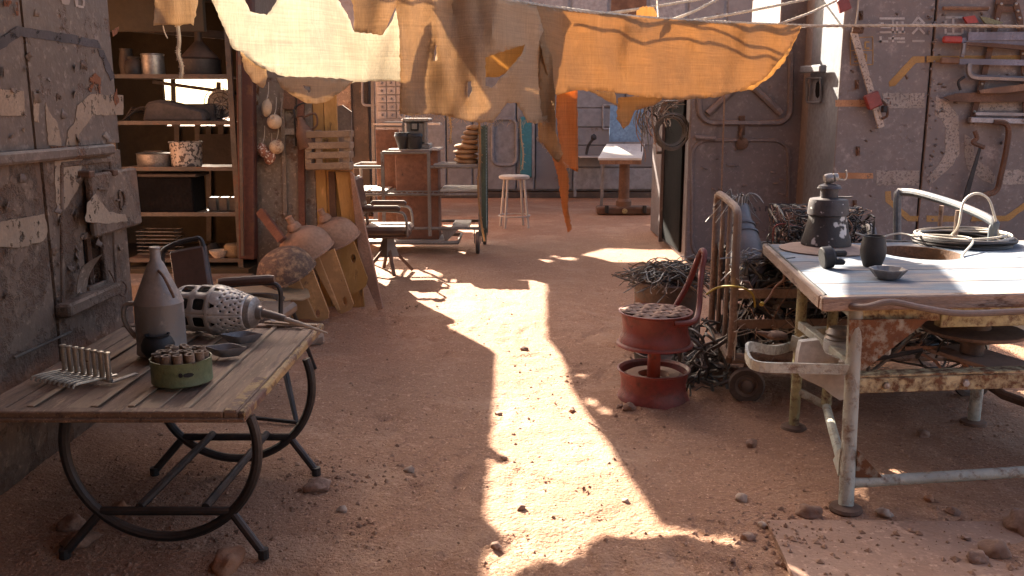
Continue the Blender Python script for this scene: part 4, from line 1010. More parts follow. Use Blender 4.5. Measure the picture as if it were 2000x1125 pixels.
MB().beam(SP(1574, 136, .03), SP(1614, 134, .03), .07, .07).build('canopy_strip', 'side_steel', t, bevel=.012)
m = MB(); m.tube([SP(u, v, .008) for u, v in rrect(1577, 152, 1605, 200, 3, 3)], .012, 6, True); m.build('box_rim', 'side_steel', t)
m = MB().prism([SP(u, v, .004) for u, v in ((1594, 178), (1596, 162), (1600, 158), (1602, 166), (1602, 186), (1598, 192), (1595, 188))], (-.006, 0, 0)); m.build('slot', 'dark_recess', t)
MB().tube([SP(1580, 163, .014), SP(1580, 188, .014)], .012, 6).build('box_handle', 'side_steel', t)
fn = lambda u, v: W(u, v, YR - .0385 if u > 1808 else YR - .0235)
th = (0, .0025, 0)
paint([[(1736, 160), (1783, 110), (1806, 110), (1806, 122), (1789, 123), (1748, 168), (1737, 169)], [(1810, 109), (1990, 108), (2040, 108), (2040, 119), (1810, 122)],
       [(1729, 374), (1740, 373), (1741, 390), (1778, 422), (1806, 421), (1806, 433), (1773, 432), (1730, 394)], [(1810, 421), (1869, 422), (1866, 433), (1810, 433)], [(1900, 422), (1965, 421), (2040, 368), (2040, 380), (1970, 432), (1896, 432)]], fn, 'ochre_paint', t, th, jit=.7)
paint([[(1632, 195), (1694, 195), (1694, 208), (1632, 208)], [(1636, 337), (1705, 338), (1706, 349), (1636, 349)]], fn, 'orange_paint', t, th, jit=.7)
paint([[(1578, 334), (1600, 342), (1620, 344), (1620, 352), (1600, 350), (1578, 346)]], lambda u, v: SP(u, v, .004), 'orange_paint', t, (.0025, 0, 0))
paint([[(1724, 182), (1806, 182), (1806, 210), (1740, 212), (1726, 205)], [(1712, 333), (1796, 333), (1796, 362), (1712, 362)],
       [(1828, 188), (1850, 200), (1872, 226), (1874, 300), (1862, 322), (1832, 348), (1816, 362), (1810, 350), (1830, 326), (1846, 300), (1848, 250), (1838, 232), (1826, 224)],
       [(1884, 262), (1900, 270), (1905, 310), (1930, 326), (1945, 345), (1940, 360), (1920, 352), (1890, 330), (1884, 306)], [(1955, 331), (2040, 331), (2040, 360), (1960, 360)],
       [(1912, 200), (2040, 200), (2040, 216), (1915, 216)]], fn, 'white_paint', t, th, jit=1.5)
# stencilled signs and the yellow number box
def strokes(ls, w, mat, name='stencil_letter'):
    for (x0, y0, x1, y1) in ls:
        f2 = (lambda u, v: W(u, v, YR - .0385)) if x0 > 1807 else (lambda u, v: W(u, v, YR - .0235))
        d = Vector((x1 - x0, y1 - y0)); n_ = Vector((-d.y, d.x)).normalized() * w / 2
        pl = [(x0 + n_.x, y0 + n_.y), (x1 + n_.x, y1 + n_.y), (x1 - n_.x, y1 - n_.y), (x0 - n_.x, y0 - n_.y)]
        m = MB(); slab(m, pl, [(0, 1, 2), (0, 2, 3)], f2, th); m.build(name, mat, t, smooth=0)
strokes([(1718, 36, 1767, 36), (1720, 46, 1726, 46), (1720, 53, 1740, 53), (1744, 38, 1744, 64), (1752, 42, 1752, 64), (1763, 42, 1763, 64), (1718, 63, 1768, 63), (1720, 71, 1720, 83), (1717, 81, 1735, 81), (1744, 70, 1744, 82), (1735, 75, 1767, 75), (1752, 82, 1768, 82),
         (1793, 34, 1782, 48), (1794, 34, 1806, 46), (1788, 44, 1800, 44), (1794, 54, 1782, 66), (1794, 54, 1806, 66), (1782, 80, 1806, 80)], 4.2, 'stencil_white')
strokes([(1847, 34, 1880, 34), (1847, 40, 1847, 48), (1850, 52, 1878, 52), (1847, 56, 1847, 66), (1880, 56, 1880, 66), (1850, 66, 1878, 66), (1862, 34, 1862, 66), (1895, 56, 1895, 70), (1910, 56, 1910, 70), (1925, 56, 1925, 70)], 4.2, 'stencil_white')
strokes([(1661, 74, 1705, 72), (1705, 72, 1705, 126), (1705, 126, 1661, 127), (1661, 127, 1661, 74), (1661, 99, 1705, 98)], 1.6, 'ochre_paint')
strokes([(1675, 82, 1675, 95), (1672, 82, 1676, 80), (1690, 82, 1698, 82), (1690, 82, 1690, 94), (1690, 94, 1698, 94), (1668, 106, 1676, 106), (1676, 106, 1676, 120), (1670, 112, 1676, 112), (1668, 120, 1676, 120),
         (1684, 106, 1692, 106), (1684, 120, 1692, 120), (1684, 113, 1692, 113), (1684, 106, 1684, 120), (1692, 106, 1692, 120)], 3, 'ochre_paint')
strokes([(1680, 193, 1680, 210), (1684, 193, 1692, 193), (1684, 202, 1692, 202), (1726, 193, 1739, 193), (1739, 193, 1739, 204), (1726, 204, 1739, 204)], 2, 'red_faint')
for i in range(22):
    py = lerp(20, 430, i / 21) + rnd.uniform(-5, 5); p = W(1811 + rnd.uniform(4, 20), py, YR - .036)
    m = MB().lathe([(.011, 0), (.012, .006), (0, .012)], 8, p, Matrix.Rotation(R(90), 3, 'X')); m.build('rivet', 'right_steel', t)
for i in range(46):
    px = rnd.choice((rnd.uniform(1808, 1845), rnd.uniform(1640, 2000))); py = rnd.uniform(10, 430); p = W(px, py, YR - (.0365 if px > 1808 else .0215)); s = rnd.uniform(.008, .03); a = rnd.uniform(-1.5, 1.5)
    m = MB(); d = V(math.cos(a), 0, math.sin(a)); n2 = V(-d.z, 0, d.x); m.add([p, p + d * s * 1.6, p + d * s * 1.3 + n2 * s * .8 + V(0, -.014, 0), p + d * s * .2 + n2 * s * .7 + V(0, -.018, 0)], [(0, 1, 2, 3)]); m.build('paint_flake', 'right_steel', t, solid=.002)
for px, py in ((1674, 165), (1676, 295), (1670, 400), (1682, 30)):
    m = MB(); m.beam(W(px, py - 9, YR - .03), W(px, py + 9, YR - .03), .03, .02, (0, 1, 0)); m.tube([W(px, py - 5, YR - .04), W(px + 2, py, YR - .06), W(px, py + 6, YR - .04)], .008, 6); m.build('small_hook', 'rust_metal', t)

# caliper gauge
YT = YR - .09
t = thing('height_gauge', 'long pale measuring rule with red clamps hung on the painted container', 'gauge', W(1720, 248, YT))
MB().beam(W(1667, 62, YT), W(1721, 249, YT), .055, .025, (0, 1, 0)).build('scale', 'scale_pale', t)
MB().beam(W(1710, 210, YT - .03), W(1700, 182, YT - .03), .13, .06, (0, 1, 0)).build('clamp', 'red_rim', t, bevel=.01)
MB().beam(W(1674, 65, YT - .01), W(1676, 52, YT - .01), .1, .05, (0, 1, 0)).build('end_clamp', 'rust_metal', t, bevel=.01)
m = MB(); m.tube(crs([W(1714, 190, YT - .04), W(1730, 205, YT - .05), W(1733, 225, YT - .04), W(1722, 232, YT - .02)]), .012, 6); m.build('screw_arm', 'rust_metal', t)
MB().box(W(1727, 213, YT - .04), (.045, .05, .06)).build('knob', 'iron_pot', t, bevel=.008)
t2 = MB().prism([W(1636, 2, YT), W(1655, -14, YT), W(1664, 16, YT), W(1642, 26, YT)], (0, .04, 0)); single('red_block', t2, 'red_rim', 'small red metal block hung above the measuring rule', 'block', bevel=.005)
MB_ = MB().tube(crs([W(1671, 48, YT), W(1675, 20, YT + .02), W(1678, -30, YT + .04)]), .008, 6); single('tool_lanyard', MB_, 'rope', 'pale cord hanging down to the measuring rule', 'cord')

# saw rack
YT = YR - .13
t = thing('tool_rack', 'rusty riveted strap rack bolted to the painted container', 'rack', W(1930, 240, YT + .04))
for q in (((1955, 8), (1942, 60), (1921, 150), (1908, 200), (1896, 242)), ((1984, 8), (1992, 40), (2000, 130), (2004, 240))):
    for i in range(len(q) - 1): MB().beam(W(*q[i], YT + .05), W(*q[i + 1], YT + .05), .05, .012, (0, 1, 0)).build('strap', 'rust_metal', t)
    for i in range(8):
        k = i / 7 * (len(q) - 1.001); j = int(k); u = lerp(q[j][0], q[j + 1][0], k - j); v = lerp(q[j][1], q[j + 1][1], k - j)
        MB().lathe([(.014, 0), (.012, .01), (0, .014)], 8, W(u, v, YT + .044), Matrix.Rotation(R(90), 3, 'X')).build('rivet', 'dull_steel', t)
for y0 in (3, 18): MB().beam(W(1945, y0, YT + .06), W(1985, y0, YT + .06), .012, .05, (0, 0, 1)).build('rung', 'rust_metal', t)
MB().beam(W(1893, 234, YT + .02), W(2040, 238, YT + .02), .06, .05).build('bottom_rail', 'tool_steel', t, bevel=.005)
MB().tube([W(1842, 16, YT + .04), W(1930, 17, YT + .04)], .018, 6).build('top_bar', 'tool_wood', t)
def saw(name, lab, py, x0, x1, hm_, frame, blade, fmat, cat='saw'):
    s = thing(name, lab, cat, W(x0, py + 8, YT), 'saws held in the strap rack')
    hx = x0 + 38
    MB().beam(W(x0, py, YT), W(hx, py + 1, YT), .035, .06, (0, 0, 1)).build('handle', hm_, s, bevel=.012)
    if frame:
        MB().tube(crs([W(hx - 2, py + 1, YT), W(hx + 4, py + frame * .5, YT), W(hx + 10, py + frame, YT), W(hx + 50, py + frame + 3, YT), W(x1, py + frame + 6, YT)], 4), .024, 6).build('frame', fmat, s)
    MB().beam(W(hx, py + 2, YT), W(x1, py + blade, YT), .008, .05, (0, 0, 1)).build('blade', 'tool_blade', s)
saw('hand_saw', 'saw with bright red handle, upper one in the strap rack', 77, 1841, 2040, 'tool_red', 0, 9, 'tool_steel')
saw('hack_saw', 'hacksaw with brown wooden handle and steel bow in the strap rack', 118, 1836, 2040, 'tool_wood', 0, 5, 'tool_steel')
m = MB(); m.tube(crs([W(1883, 84, YT - .02), W(1881, 100, YT - .02), W(1878, 112, YT - .02)]), .02, 6); single('saw_bracket', m, 'tool_steel', 'bent steel arm hanging from the red-handled saw', 'arm')
m = MB(); m.tube(crs([W(1893, 124, YT), W(1893, 142, YT), W(1904, 151, YT), W(1950, 153, YT), W(2040, 156, YT)], 5), .026, 6); single('steel_bow', m, 'tool_steel', 'thick bare steel saw bow in the middle of the rack', 'saw bow')
t2 = thing('wooden_plane', 'long rusty brown blade with a tapered end low in the rack', 'blade', W(1850, 195, YT))
m = MB(); vs, tr = region([(1844, 190), (1870, 182), (2040, 176), (2040, 198), (1880, 199), (1856, 197)]); slab(m, vs, tr, lambda u, v: W(u, v, YT), (0, .02, 0)); m.build('blade', 'rust_metal', t2, smooth=0)
m = MB(); m.tube(crs([W(1876, 176, YT), W(1872, 160, YT), W(1884, 150, YT)]), .012, 6); m.build('hook', 'iron_pot', t2)
t2 = thing('wooden_saw', 'reddish wooden saw handle laid over the rusty blade', 'saw', W(1950, 180, YT - .03))
m = MB(); vs, tr = region([(1912, 176), (1950, 170), (2040, 160), (2040, 172), (1960, 182), (1915, 182)]); slab(m, vs, tr, lambda u, v: W(u, v, YT - .05), (0, .03, 0)); m.build('grip', 'tool_wood', t2, smooth=0)
t2 = thing('orange_shears', 'orange and olive shears at the top of the rack', 'shears', W(1910, 45, YT))
m = MB(); vs, tr = region([(1882, 33), (1904, 30), (1912, 44), (1890, 46)]); slab(m, vs, tr, lambda u, v: W(u, v, YT), (0, .03, 0)); m.build('grip', 'tool_red', t2, smooth=0)
m = MB(); vs, tr = region([(1914, 32), (1930, 34), (1960, 44), (1952, 48), (1925, 46)]); slab(m, vs, tr, lambda u, v: W(u, v, YT), (0, .02, 0)); m.build('blade', 'tool_olive', t2, smooth=0)
m = MB(); m.beam(W(1890, 71, YT - .01), W(2040, 70, YT - .01), .02, .07, (0, 0, 1)); single('straight_saw', m, 'tool_blade', 'bluish straight blade just above the red-handled saw', 'blade')
m = MB(); vs, tr = region([(1886, 82), (1940, 84), (2040, 92), (2040, 102), (1940, 92), (1888, 88)]); slab(m, vs, tr, lambda u, v: W(u, v, YT - .03), (0, .025, 0)); single('slotted_bar', m, 'rust_metal', 'rusty slotted bar across the straps under the red-handled saw', 'bar')
m = MB(); m.beam(W(1905, 222, YT), W(2040, 224, YT), .02, .025, (0, 0, 1)); single('thin_rod', m, 'tool_steel', 'thin steel rod laid along the bottom of the rack', 'rod')
t2 = thing('bow_saw', 'rusty bent saw frame hanging below the rack', 'saw', W(1945, 385, YT))
m = MB(); m.tube(crs([W(1940, 238, YT), W(1962, 240, YT), W(1970, 256, YT), W(1964, 300, YT), W(1954, 345, YT), W(1946, 372, YT), W(1922, 381, YT)], 5), .026, 6); m.build('bow', 'rust_metal', t2)
t2 = thing('hanging_saw', 'dark narrow saw blade hanging aslant from the rack', 'saw', W(1885, 390, YT))
m = MB(); vs, tr = region([(1914, 284), (1918, 286), (1890, 392), (1879, 398), (1886, 370)]); slab(m, vs, tr, lambda u, v: W(u, v, YT), (0, .012, 0)); m.build('blade', 'iron_pot', t2, smooth=0)
m = MB(); m.tube(crs([W(1904, 256, YT), W(1908, 270, YT), W(1900, 278, YT), W(1912, 284, YT), W(1922, 288, YT)]), .02, 6); m.build('grip', 'rust_metal', t2)

# wire coil and tangled cables on the black door
YCo = 9.5
t = thing('wire_coil', 'big coil of grey wire hung on the black door edge', 'coil', W(1312, 292, YCo))
cc = W(1312, 257, YCo)
for i in range(11):
    r = rnd.uniform(.125, .185); off = V(rnd.uniform(-.012, .012), rnd.uniform(-.05, .03), rnd.uniform(-.015, .01)); ph = rnd.uniform(0, 6)
    MB().tube([cc + off + V(r * (1 + .03 * math.sin(3 * a + ph)) * math.cos(a), .02 * math.sin(2 * a + ph), r * 1.05 * math.sin(a)) for a in [k * math.pi / 16 for k in range(32)]], .006, 5, True).build('wire', 'wire_grey', t)
MB().tube([W(1312, 229, YCo), W(1314, 212, YCo), W(1318, 180, YCo)], .008, 5).build('tie', 'wire_grey', t)
t = thing('cable_bunch', 'frayed bunch of cables hanging left of the wire coil', 'cables', W(1262, 318, YCo))
for i in range(46):
    u = rnd.uniform(1240, 1300); v0 = rnd.uniform(195, 222); L_ = rnd.uniform(30, 100) * (1 if u < 1275 else .5)
    if i < 18:
        pts = [W(rnd.uniform(1300, 1340), rnd.uniform(195, 212), YCo + rnd.uniform(-.1, .1)), W(lerp(u, 1300, .4), v0 + rnd.uniform(-6, 10), YCo), W(u, v0 + 18, YCo + rnd.uniform(-.1, .1)), W(u + rnd.uniform(-8, 20), v0 + L_, YCo)]
    else:
        pts = [W(u + 6, v0, YCo + rnd.uniform(-.1, .1)), W(u, v0 + L_ * .4, YCo), W(u + rnd.uniform(4, 18), v0 + L_ * .75, YCo), W(u + rnd.uniform(0, 20), v0 + L_, YCo)]
    MB().tube(crs(pts, 5), rnd.choice((.004, .005, .007)), 5).build('cable', rnd.choice(('wire_grey', 'wire_grey', 'trolley_tube', 'wire_pale', 'wire_black', 'strap_brown')), t)

# ================================================================ PLANK TABLE (LEFT) AND WHAT STANDS ON IT
TZ = .55
tx0, tx1, ty0, ty1 = -1.90, -.925, 2.965, 4.29
t = thing('plank_table', 'low plank table made of an old door on black ring legs', 'table', ((tx0 + tx1) / 2, (ty0 + ty1) / 2, 0))
MB().span((tx0, ty0 + .005, TZ - .034), (tx1 - .006, ty1, TZ - .018)).build('backing', 'plank', t)
bx_ = [tx0, -1.80, -1.725, -1.70, -1.585, -1.50, -1.475, -1.37, -1.345, -1.25, -1.165, -1.14, -1.07, -1.003]
for i in range(len(bx_) - 1):
    h = (.0, -.004, .004, -.003, 0, .005, -.005, .004, .0, -.003, .006, -.002, .001)[i]
    mt = 'plank_pale' if i in (4, 7, 8, 10) else 'plank'
    MB().span((bx_[i] + .0012, ty0 + .051, TZ - .0175), (bx_[i + 1] - .0012, ty1 - .054, TZ - .004 + h)).build('plank', mt, t, bevel=.0025)
for xx in (-1.7, -1.475, -1.345):
    MB().span((xx - .012, ty0 + .055, TZ + .0025), (xx + .012, ty1 - .058, TZ + .008)).build('batten', 'plank_pale', t, bevel=.002)
MB().span((tx0, ty0, TZ - .03), (tx1 - .08, ty0 + .05, TZ + .004)).build('front_board', 'plank', t, bevel=.004)
MB().span((tx0, ty0 - .012, TZ - .032), (tx1 - .003, ty0 - .001, TZ - .018)).build('front_lip', 'plank', t, bevel=.003)
MB().span((tx0, ty1 - .053, TZ - .03), (tx1 - .08, ty1, TZ + .004)).build('back_board', 'plank', t, bevel=.004)
MB().span((tx1 - .078, ty0, TZ - .03), (tx1 - .028, ty1, TZ + .005)).build('side_board', 'plank', t, bevel=.004)
MB().span((tx1 - .027, ty0 - .0, TZ - .03), (tx1, ty1, TZ + .004)).build('side_edge', 'plank_edge', t, bevel=.006)
MB().span((tx1 - .075, ty0 + .004, TZ + .0055), (tx1 - .032, ty0 + .4, TZ + .008)).build('worn_strip', 'plank_edge', t)
def ring(cx, y, r):
    cz = .055 + r
    a0 = math.asin((TZ - .035 - cz) / r)
    n_ = 40; aa = [lerp(a0, -math.pi - a0, i / n_) for i in range(n_ + 1)]
    MB().tube([V(cx + r * math.cos(a), y, cz + r * math.sin(a)) for a in aa], .0185, 10).build('ring_leg', 'black_tube', t)
    zb_ = .155; hx = math.sqrt(r * r - (zb_ - cz) ** 2)
    MB().tube([V(cx - hx, y, zb_), V(cx + hx, y, zb_)], .0165, 10).build('cross_bar', 'black_tube', t)
    for s in (-1, 1):
        MB().tube([V(cx + s * (hx + .0), y, zb_ - .01), V(cx + s * (hx + .115), y - .045, .012)], .0165, 10).build('foot', 'black_tube', t)
        MB().lathe([(.02, 0), (.02, .035), (.0, .036)], 10, (cx + s * (hx + .115), y - .045, -.005)).build('foot_cap', 'black_tube', t)
    return hx
ring(-1.255, 3.03, .345); ring(-1.225, 3.78, .345)
for s in (-.1, .14): MB().tube([V(-1.25 + s, 3.03, .17), V(-1.23 + s, 3.78, .17)], .0155, 8).build('stretcher', 'black_tube', t)
TT = TZ + .012
# oil can
p = G(318, 692, TZ); p.z = TT
t = thing('oil_can', 'tall dull zinc can with cone top and side handle on the plank table', 'can', p)
r = .102
MB().lathe([(r, 0), (r * 1.02, .005), (r * .99, .02), (r * .98, .21), (r * 1.0, .218), (r * .93, .235), (r * .32, .385), (r * .22, .40), (r * .2, .445), (r * .24, .45), (r * .2, .455), (0, .455)], 32, p, None, .012).build('body', 'zinc', t)
MB().tube(crs([p + V(-r * .75, -.02, .215), p + V(-r * 1.28, -.03, .21), p + V(-r * 1.35, -.03, .14), p + V(-r * .98, -.02, .065)]), .011, 8).build('handle', 'zinc', t)
MB().tube(crs([p + V(.02, -.03, .36), p + V(.06, -.075, .34), p + V(.09, -.06, .25)]), .006, 6).build('bail_wire', 'rust_metal', t)
# small black pot
p = G(311, 706, TZ); p.z = TT; p.y -= .0
mm = MB().lathe([(.03, 0), (.045, .008), (.066, .04), (.067, .065), (.055, .09), (.047, .096), (.05, .106), (.043, .106), (.04, .09), (.03, .05), (0, .045)], 30, p); single('black_pot', mm, 'iron_pot', 'small round black pot before the zinc can on the plank table', 'pot')
# green tin full of tubes
p = G(357, 748, TZ); p.z = TT
t = thing('green_tin', 'shallow green tin packed with short brown tubes on the plank table', 'tin', p)
r = .112
MB().lathe([(r * .99, 0), (r * 1.01, .004), (r, .010), (r, .088), (r * 1.015, .092), (r * .97, .092), (r * .96, .06), (0, .06)], 36, p).build('tin_body', 'green_tin', t)
tb = MB().lathe([(.017, 0), (.0178, .012), (.0178, .05), (.009, .05), (.008, .02), (0, .02)], 14, (0, 0, 0)).build('tube', 'cork', t, local=True)
first = True
for rr, n_ in ((0, 1), (.043, 6), (.085, 12)):
    for i in range(n_):
        a = i * 2 * math.pi / n_ + rr * 9
        o = tb if first else share(tb, 'tube', t); first = False
        o.location = (rr * math.cos(a), rr * math.sin(a), .062 + rnd.uniform(-.004, .012)); o.rotation_euler = (rnd.uniform(-.15, .15), rnd.uniform(-.15, .15), rnd.uniform(0, 6))
m = MB()
for a, z, s in ((-58, .048, .02), (-72, .05, .008)):
    ca, sa = math.cos(R(a)), math.sin(R(a)); q = p + V(r * 1.002 * ca, r * 1.002 * sa, z); tan = V(-sa, ca, 0)
    m.prism([q + tan * (s * math.cos(k * .785)) + V(0, 0, .009 * math.sin(k * .785)) for k in range(8)], V(ca, sa, 0) * .002)
m.build('black_print', 'iron_pot', t)
# two grey boat bowls
def boat(px, py, L_, rz, lab):
    p = G(px, py, TZ); p.z = TT; n_ = 20; m = MB(); vs = []; fs = []; rg = [(.55, 0), (.62, .003), (1, .034), (1.0, .04), (.92, .039), (.6, .014), (.0, .011)]
    for f_, z in rg:
        for j in range(n_):
            a = 2 * math.pi * j / n_; k = 1 / max(abs(math.cos(a)) * .9 + abs(math.sin(a)) * .75, .86)
            x = L_ * f_ * math.cos(a) * k * (1.08 if abs(math.cos(a)) > .9 else 1); y = L_ * .66 * f_ * math.sin(a) * k
            vs.append(p + V(x * math.cos(rz) - y * math.sin(rz), x * math.sin(rz) + y * math.cos(rz), z))
    fs = [(i * n_ + j, i * n_ + (j + 1) % n_, (i + 1) * n_ + (j + 1) % n_, (i + 1) * n_ + j) for i in range(len(rg) - 1) for j in range(n_)] + [tuple(reversed(range(n_)))]
    m.add(vs, fs); single('boat_bowl', m, 'slate_bowl', lab, 'bowl', 'grey bowls on the plank table', smooth=40)
boat(442, 700, .078, -.1, 'grey pointed bowl, the nearer of two on the plank table')
boat(472, 674, .078, .05, 'grey pointed bowl, the farther of two on the plank table')
# tube rack
p0 = G(128, 735, TZ); p1 = G(214, 752, TZ); p0.z = p1.z = TT
t = thing('tube_rack', 'row of shiny upright metal tubes on a comb of bent rods', 'rack', (p0 + p1) / 2)
for i in range(8):
    q = p0.lerp(p1, i / 7)
    MB().lathe([(.0102, .012), (.0102, .108), (.013, .110), (.013, .117), (0, .12)], 12, q).build('tube', 'nickel_warm', t)
    MB().lathe([(.0115, .006), (.0115, .013), (0, .013)], 12, q).build('collar', 'nickel_warm', t)
dv = (p1 - p0).normalized(); nv = V(-dv.y, dv.x, 0)
MB().beam(p0 - dv * .01 + V(0, 0, .006), p1 + dv * .012 + V(0, 0, .006), .018, .010).build('base_bar', 'nickel_warm', t)
for i in range(10):
    q = p0.lerp(p1, (i + .2) / 9.5) - dv * .01
    MB().tube([q + nv * .05 + V(0, 0, .012), q - nv * .085 + V(-.03, 0, .014), q - nv * .10 + V(-.034, 0, .011), q - nv * .105 + V(-.035, 0, .0)], .0052, 6).build('tine', 'nickel_warm', t)
for s in (0, 1): MB().tube([p1 + dv * (.0 + s * .012), p1 + dv * (.0 + s * .012) + nv * .11 + V(.01, 0, .005)], .004, 6).build('rear_rod', 'dull_steel', t)
# perforated burner can lying on the table
a0 = G(352, 615, TZ); a0.y = 4.02; a1 = V(0, 0, 0)
A = V(-1.545, 4.10, TT + .112); AX = V(.42, -.07, -.012).normalized()
ux = AX.cross(V(0, 0, 1)).normalized(); uz = ux.cross(AX)
t = thing('burner_can', 'white perforated metal burner can with nozzle lying on the plank table', 'machine part', V(A.x + .15, A.y, TT))
def wrap(prof):
    def f(u, v):   # u along the axis, v around (0..1)
        for i in range(len(prof) - 1):
            if u <= prof[i + 1][0] + 1e-6:
                k = (u - prof[i][0]) / (prof[i + 1][0] - prof[i][0]); r_ = lerp(prof[i][1], prof[i + 1][1], k); break
        a = v * 2 * math.pi
        return A + AX * u + (ux * math.cos(a) + uz * math.sin(a)) * r_
    return f
def shell(name, u0, u1, prof, holes, seg, mat):
    S = 10.0                       # work in scaled units so that cells stay even
    hs = [[(x * S, y * .7 * S) for x, y in h] for h in holes]
    vs, tr = region([(u0 * S, 0), (u1 * S, 0), (u1 * S, .7 * S), (u0 * S, .7 * S)], hs, seg * S, seg * S)
    m = MB(); fw_ = wrap(prof); m.add([fw_(x / S, y / S / .7) for x, y in vs], tr); return m.build(name, mat, t, smooth=50, solid=.003)
slots = [rrect_ for rrect_ in [[(x, y) for x, y in rrect(u - .026, (i + o) / 8 + .03, u + .026, (i + o) / 8 + .105, .012, 2)] for u, o in ((.055, 0), (.135, .0)) for i in range(8)]]
shell('slotted_sleeve', .0, .178, [(0, .098), (.02, .106), (.10, .108), (.102, .112), (.178, .112)], slots, .02, 'white_enamel')
dots = []
for j, (u, n_, r_) in enumerate(((.228, 16, .0045), (.243, 16, .005), (.262, 16, .0055), (.282, 18, .0055), (.300, 20, .0055), (.318, 20, .0055))):
    for i in range(n_):
        v = (i + (.5 if j % 2 else 0)) / n_
        if .02 < v < .98: dots.append([(u + r_ * math.cos(k), v + r_ / .62 * math.sin(k)) for k in [q * math.pi / 3 for q in range(6)]])
for i in range(8):
    v = (i + .5) / 8; dots.append([(.188, v - .02), (.188, v + .02), (.214, v + .006), (.214, v - .006)])
shell('perforated_cone', .18, .335, [(.18, .116), (.20, .115), (.27, .098), (.335, .078)], dots, .02, 'white_enamel')
MB().tube([A + AX * u for u in (.005, .09, .17, .33)], [.085, .09, .095, .066], 24).build('liner', 'iron_pot', t)
MB().tube([A + AX * u for u in (.172, .184)], .1185, 32).build('band', 'white_enamel', t)
MB().tube([A + AX * u for u in (.33, .335, .36, .375)], [.074, .078, .072, .05], 24).build('end_ring', 'dull_steel', t)
MB().tube([A + AX * u for u in (.37, .40)], [.034, .032], 18).build('collar', 'dull_steel', t)
n0_ = A + AX * .40
MB().tube([n0_, n0_ + AX * .06 + V(0, 0, -.01), n0_ + AX * .11 + V(0, 0, -.02)], [.021, .018, .015], 12).build('nozzle', 'dull_steel', t)
MB().tube([n0_ + AX * .10 + V(0, 0, -.02), n0_ + AX * .2 + V(0, 0, -.045), n0_ + AX * .31 + V(.0, 0, -.075)], [.0125, .010, .004], 10).build('tip', 'glass_dirty', t)
m = MB().beam(V(-1.2, 4.25, TT + .006), V(-.93, 4.18, TT + .006), .03, .01); single('flat_bar', m, 'plank_pale', 'flat wooden bar under the nozzle tip at the far table edge', 'bar')
st = MB().blob(G(612, 670) + V(0, 0, .05), .075, (1, .8, 1.1), .4, 2, 4); single('wedge_stone', st, 'stone_pale', 'pale block of stone beyond the far right table corner', 'stone', smooth=25)

# brown armchair behind the table
c = V(-1.62, 5.15, 0)
t = thing('tube_armchair', 'brown tube armchair standing behind the plank table', 'chair', c)
w_ = lambda px, py, Y: W(px, py, Y)
bp_ = [w_(328, 492, 5.1), w_(398, 478, 5.1), w_(412, 580, 5.0), w_(345, 600, 5.0)]
MB().prism(bp_, (0.01, .035, 0)).build('backrest', 'vinyl', t, bevel=.012)
MB().tube(crs([w_(325, 600, 5.05), w_(317, 505, 5.1), w_(330, 482, 5.1), w_(375, 468, 5.12), w_(395, 475, 5.12), w_(412, 560, 5.05), w_(418, 600, 5.0)]), .015, 8).build('back_tube', 'black_tube', t)
sq_ = [V(-1.98, 4.85, .40), V(-1.30, 4.72, .40), V(-1.27, 5.2, .40), V(-1.90, 5.3, .40)]
MB().prism(sq_, (0, 0, .07)).build('seat', 'vinyl', t, bevel=.02)
aa_ = [w_(428, 552, 4.75), w_(536, 545, 4.75)]
MB().tube([aa_[0], lerp(aa_[0], aa_[1], .1), lerp(aa_[0], aa_[1], .9), aa_[1]], [.02, .026, .026, .02], 10).build('armrest', 'vinyl', t)
MB().tube(crs([aa_[0] + V(0, 0, -.02), aa_[1] + V(-.05, 0, -.022), w_(545, 562, 4.75), w_(548, 600, 4.75), w_(546, 660, 4.72)]), .013, 8).build('arm_tube', 'black_tube', t)
lg = G(566, 830); lg2 = G(500, 800)
for a, b_ in ((w_(546, 660, 4.72), V(-1.1, 4.36, .01)), (V(-1.3, 4.76, .40), V(-1.1, 4.36, .01)), (V(-1.95, 4.87, .40), V(-1.75, 4.55, .01)), (V(-1.3, 5.2, .40), V(-1.22, 5.35, .01)), (V(-1.88, 5.28, .40), V(-1.95, 5.45, .01))):
    MB().tube([a, b_], .012, 8).build('leg', 'black_tube', t)
MB().tube([V(-1.1, 4.36, .015), V(-1.75, 4.55, .015)], .011, 8).build('foot_rail', 'black_tube', t)
bx = MB().lathe([(.17, 0), (.18, .02), (.175, .3), (.185, .31), (.16, .31), (.15, .04), (0, .03)], 24, W(470, 620, 5.75) * 1.0); q = W(485, 620, 5.8)
m = MB().lathe([(.22, 0), (.235, .02), (.235, .34), (.245, .35), (.2, .35), (.19, .05), (0, .04)], 28, V(q.x, 5.8, 0)); single('black_tub', m, 'iron_pot', 'black round tub on the dirt behind the armchair', 'tub')
rg_ = MB(); 
vs, tr = region([(-2.0, 5.9), (-1.6, 5.85), (-1.45, 6.3), (-1.6, 6.6), (-2.2, 6.55)], (), .12, .1, .02); slab(rg_, vs, tr, lambda u, v: V(u, v, .34 + .05 * nz(u * 3, v * 3) - .1 * (u + 2)), (0, 0, .012))
rg_2 = MB().span((-2.25, 5.85, 0), (-1.62, 6.55, .30)); single('wooden_chest', rg_2, 'grey_panel', 'low grey chest standing before the shelf bay', 'chest', bevel=.02)
single('sack_cloth', rg_, 'cloth_tan', 'tan sacking thrown over the low grey chest', 'sacking', smooth=60)

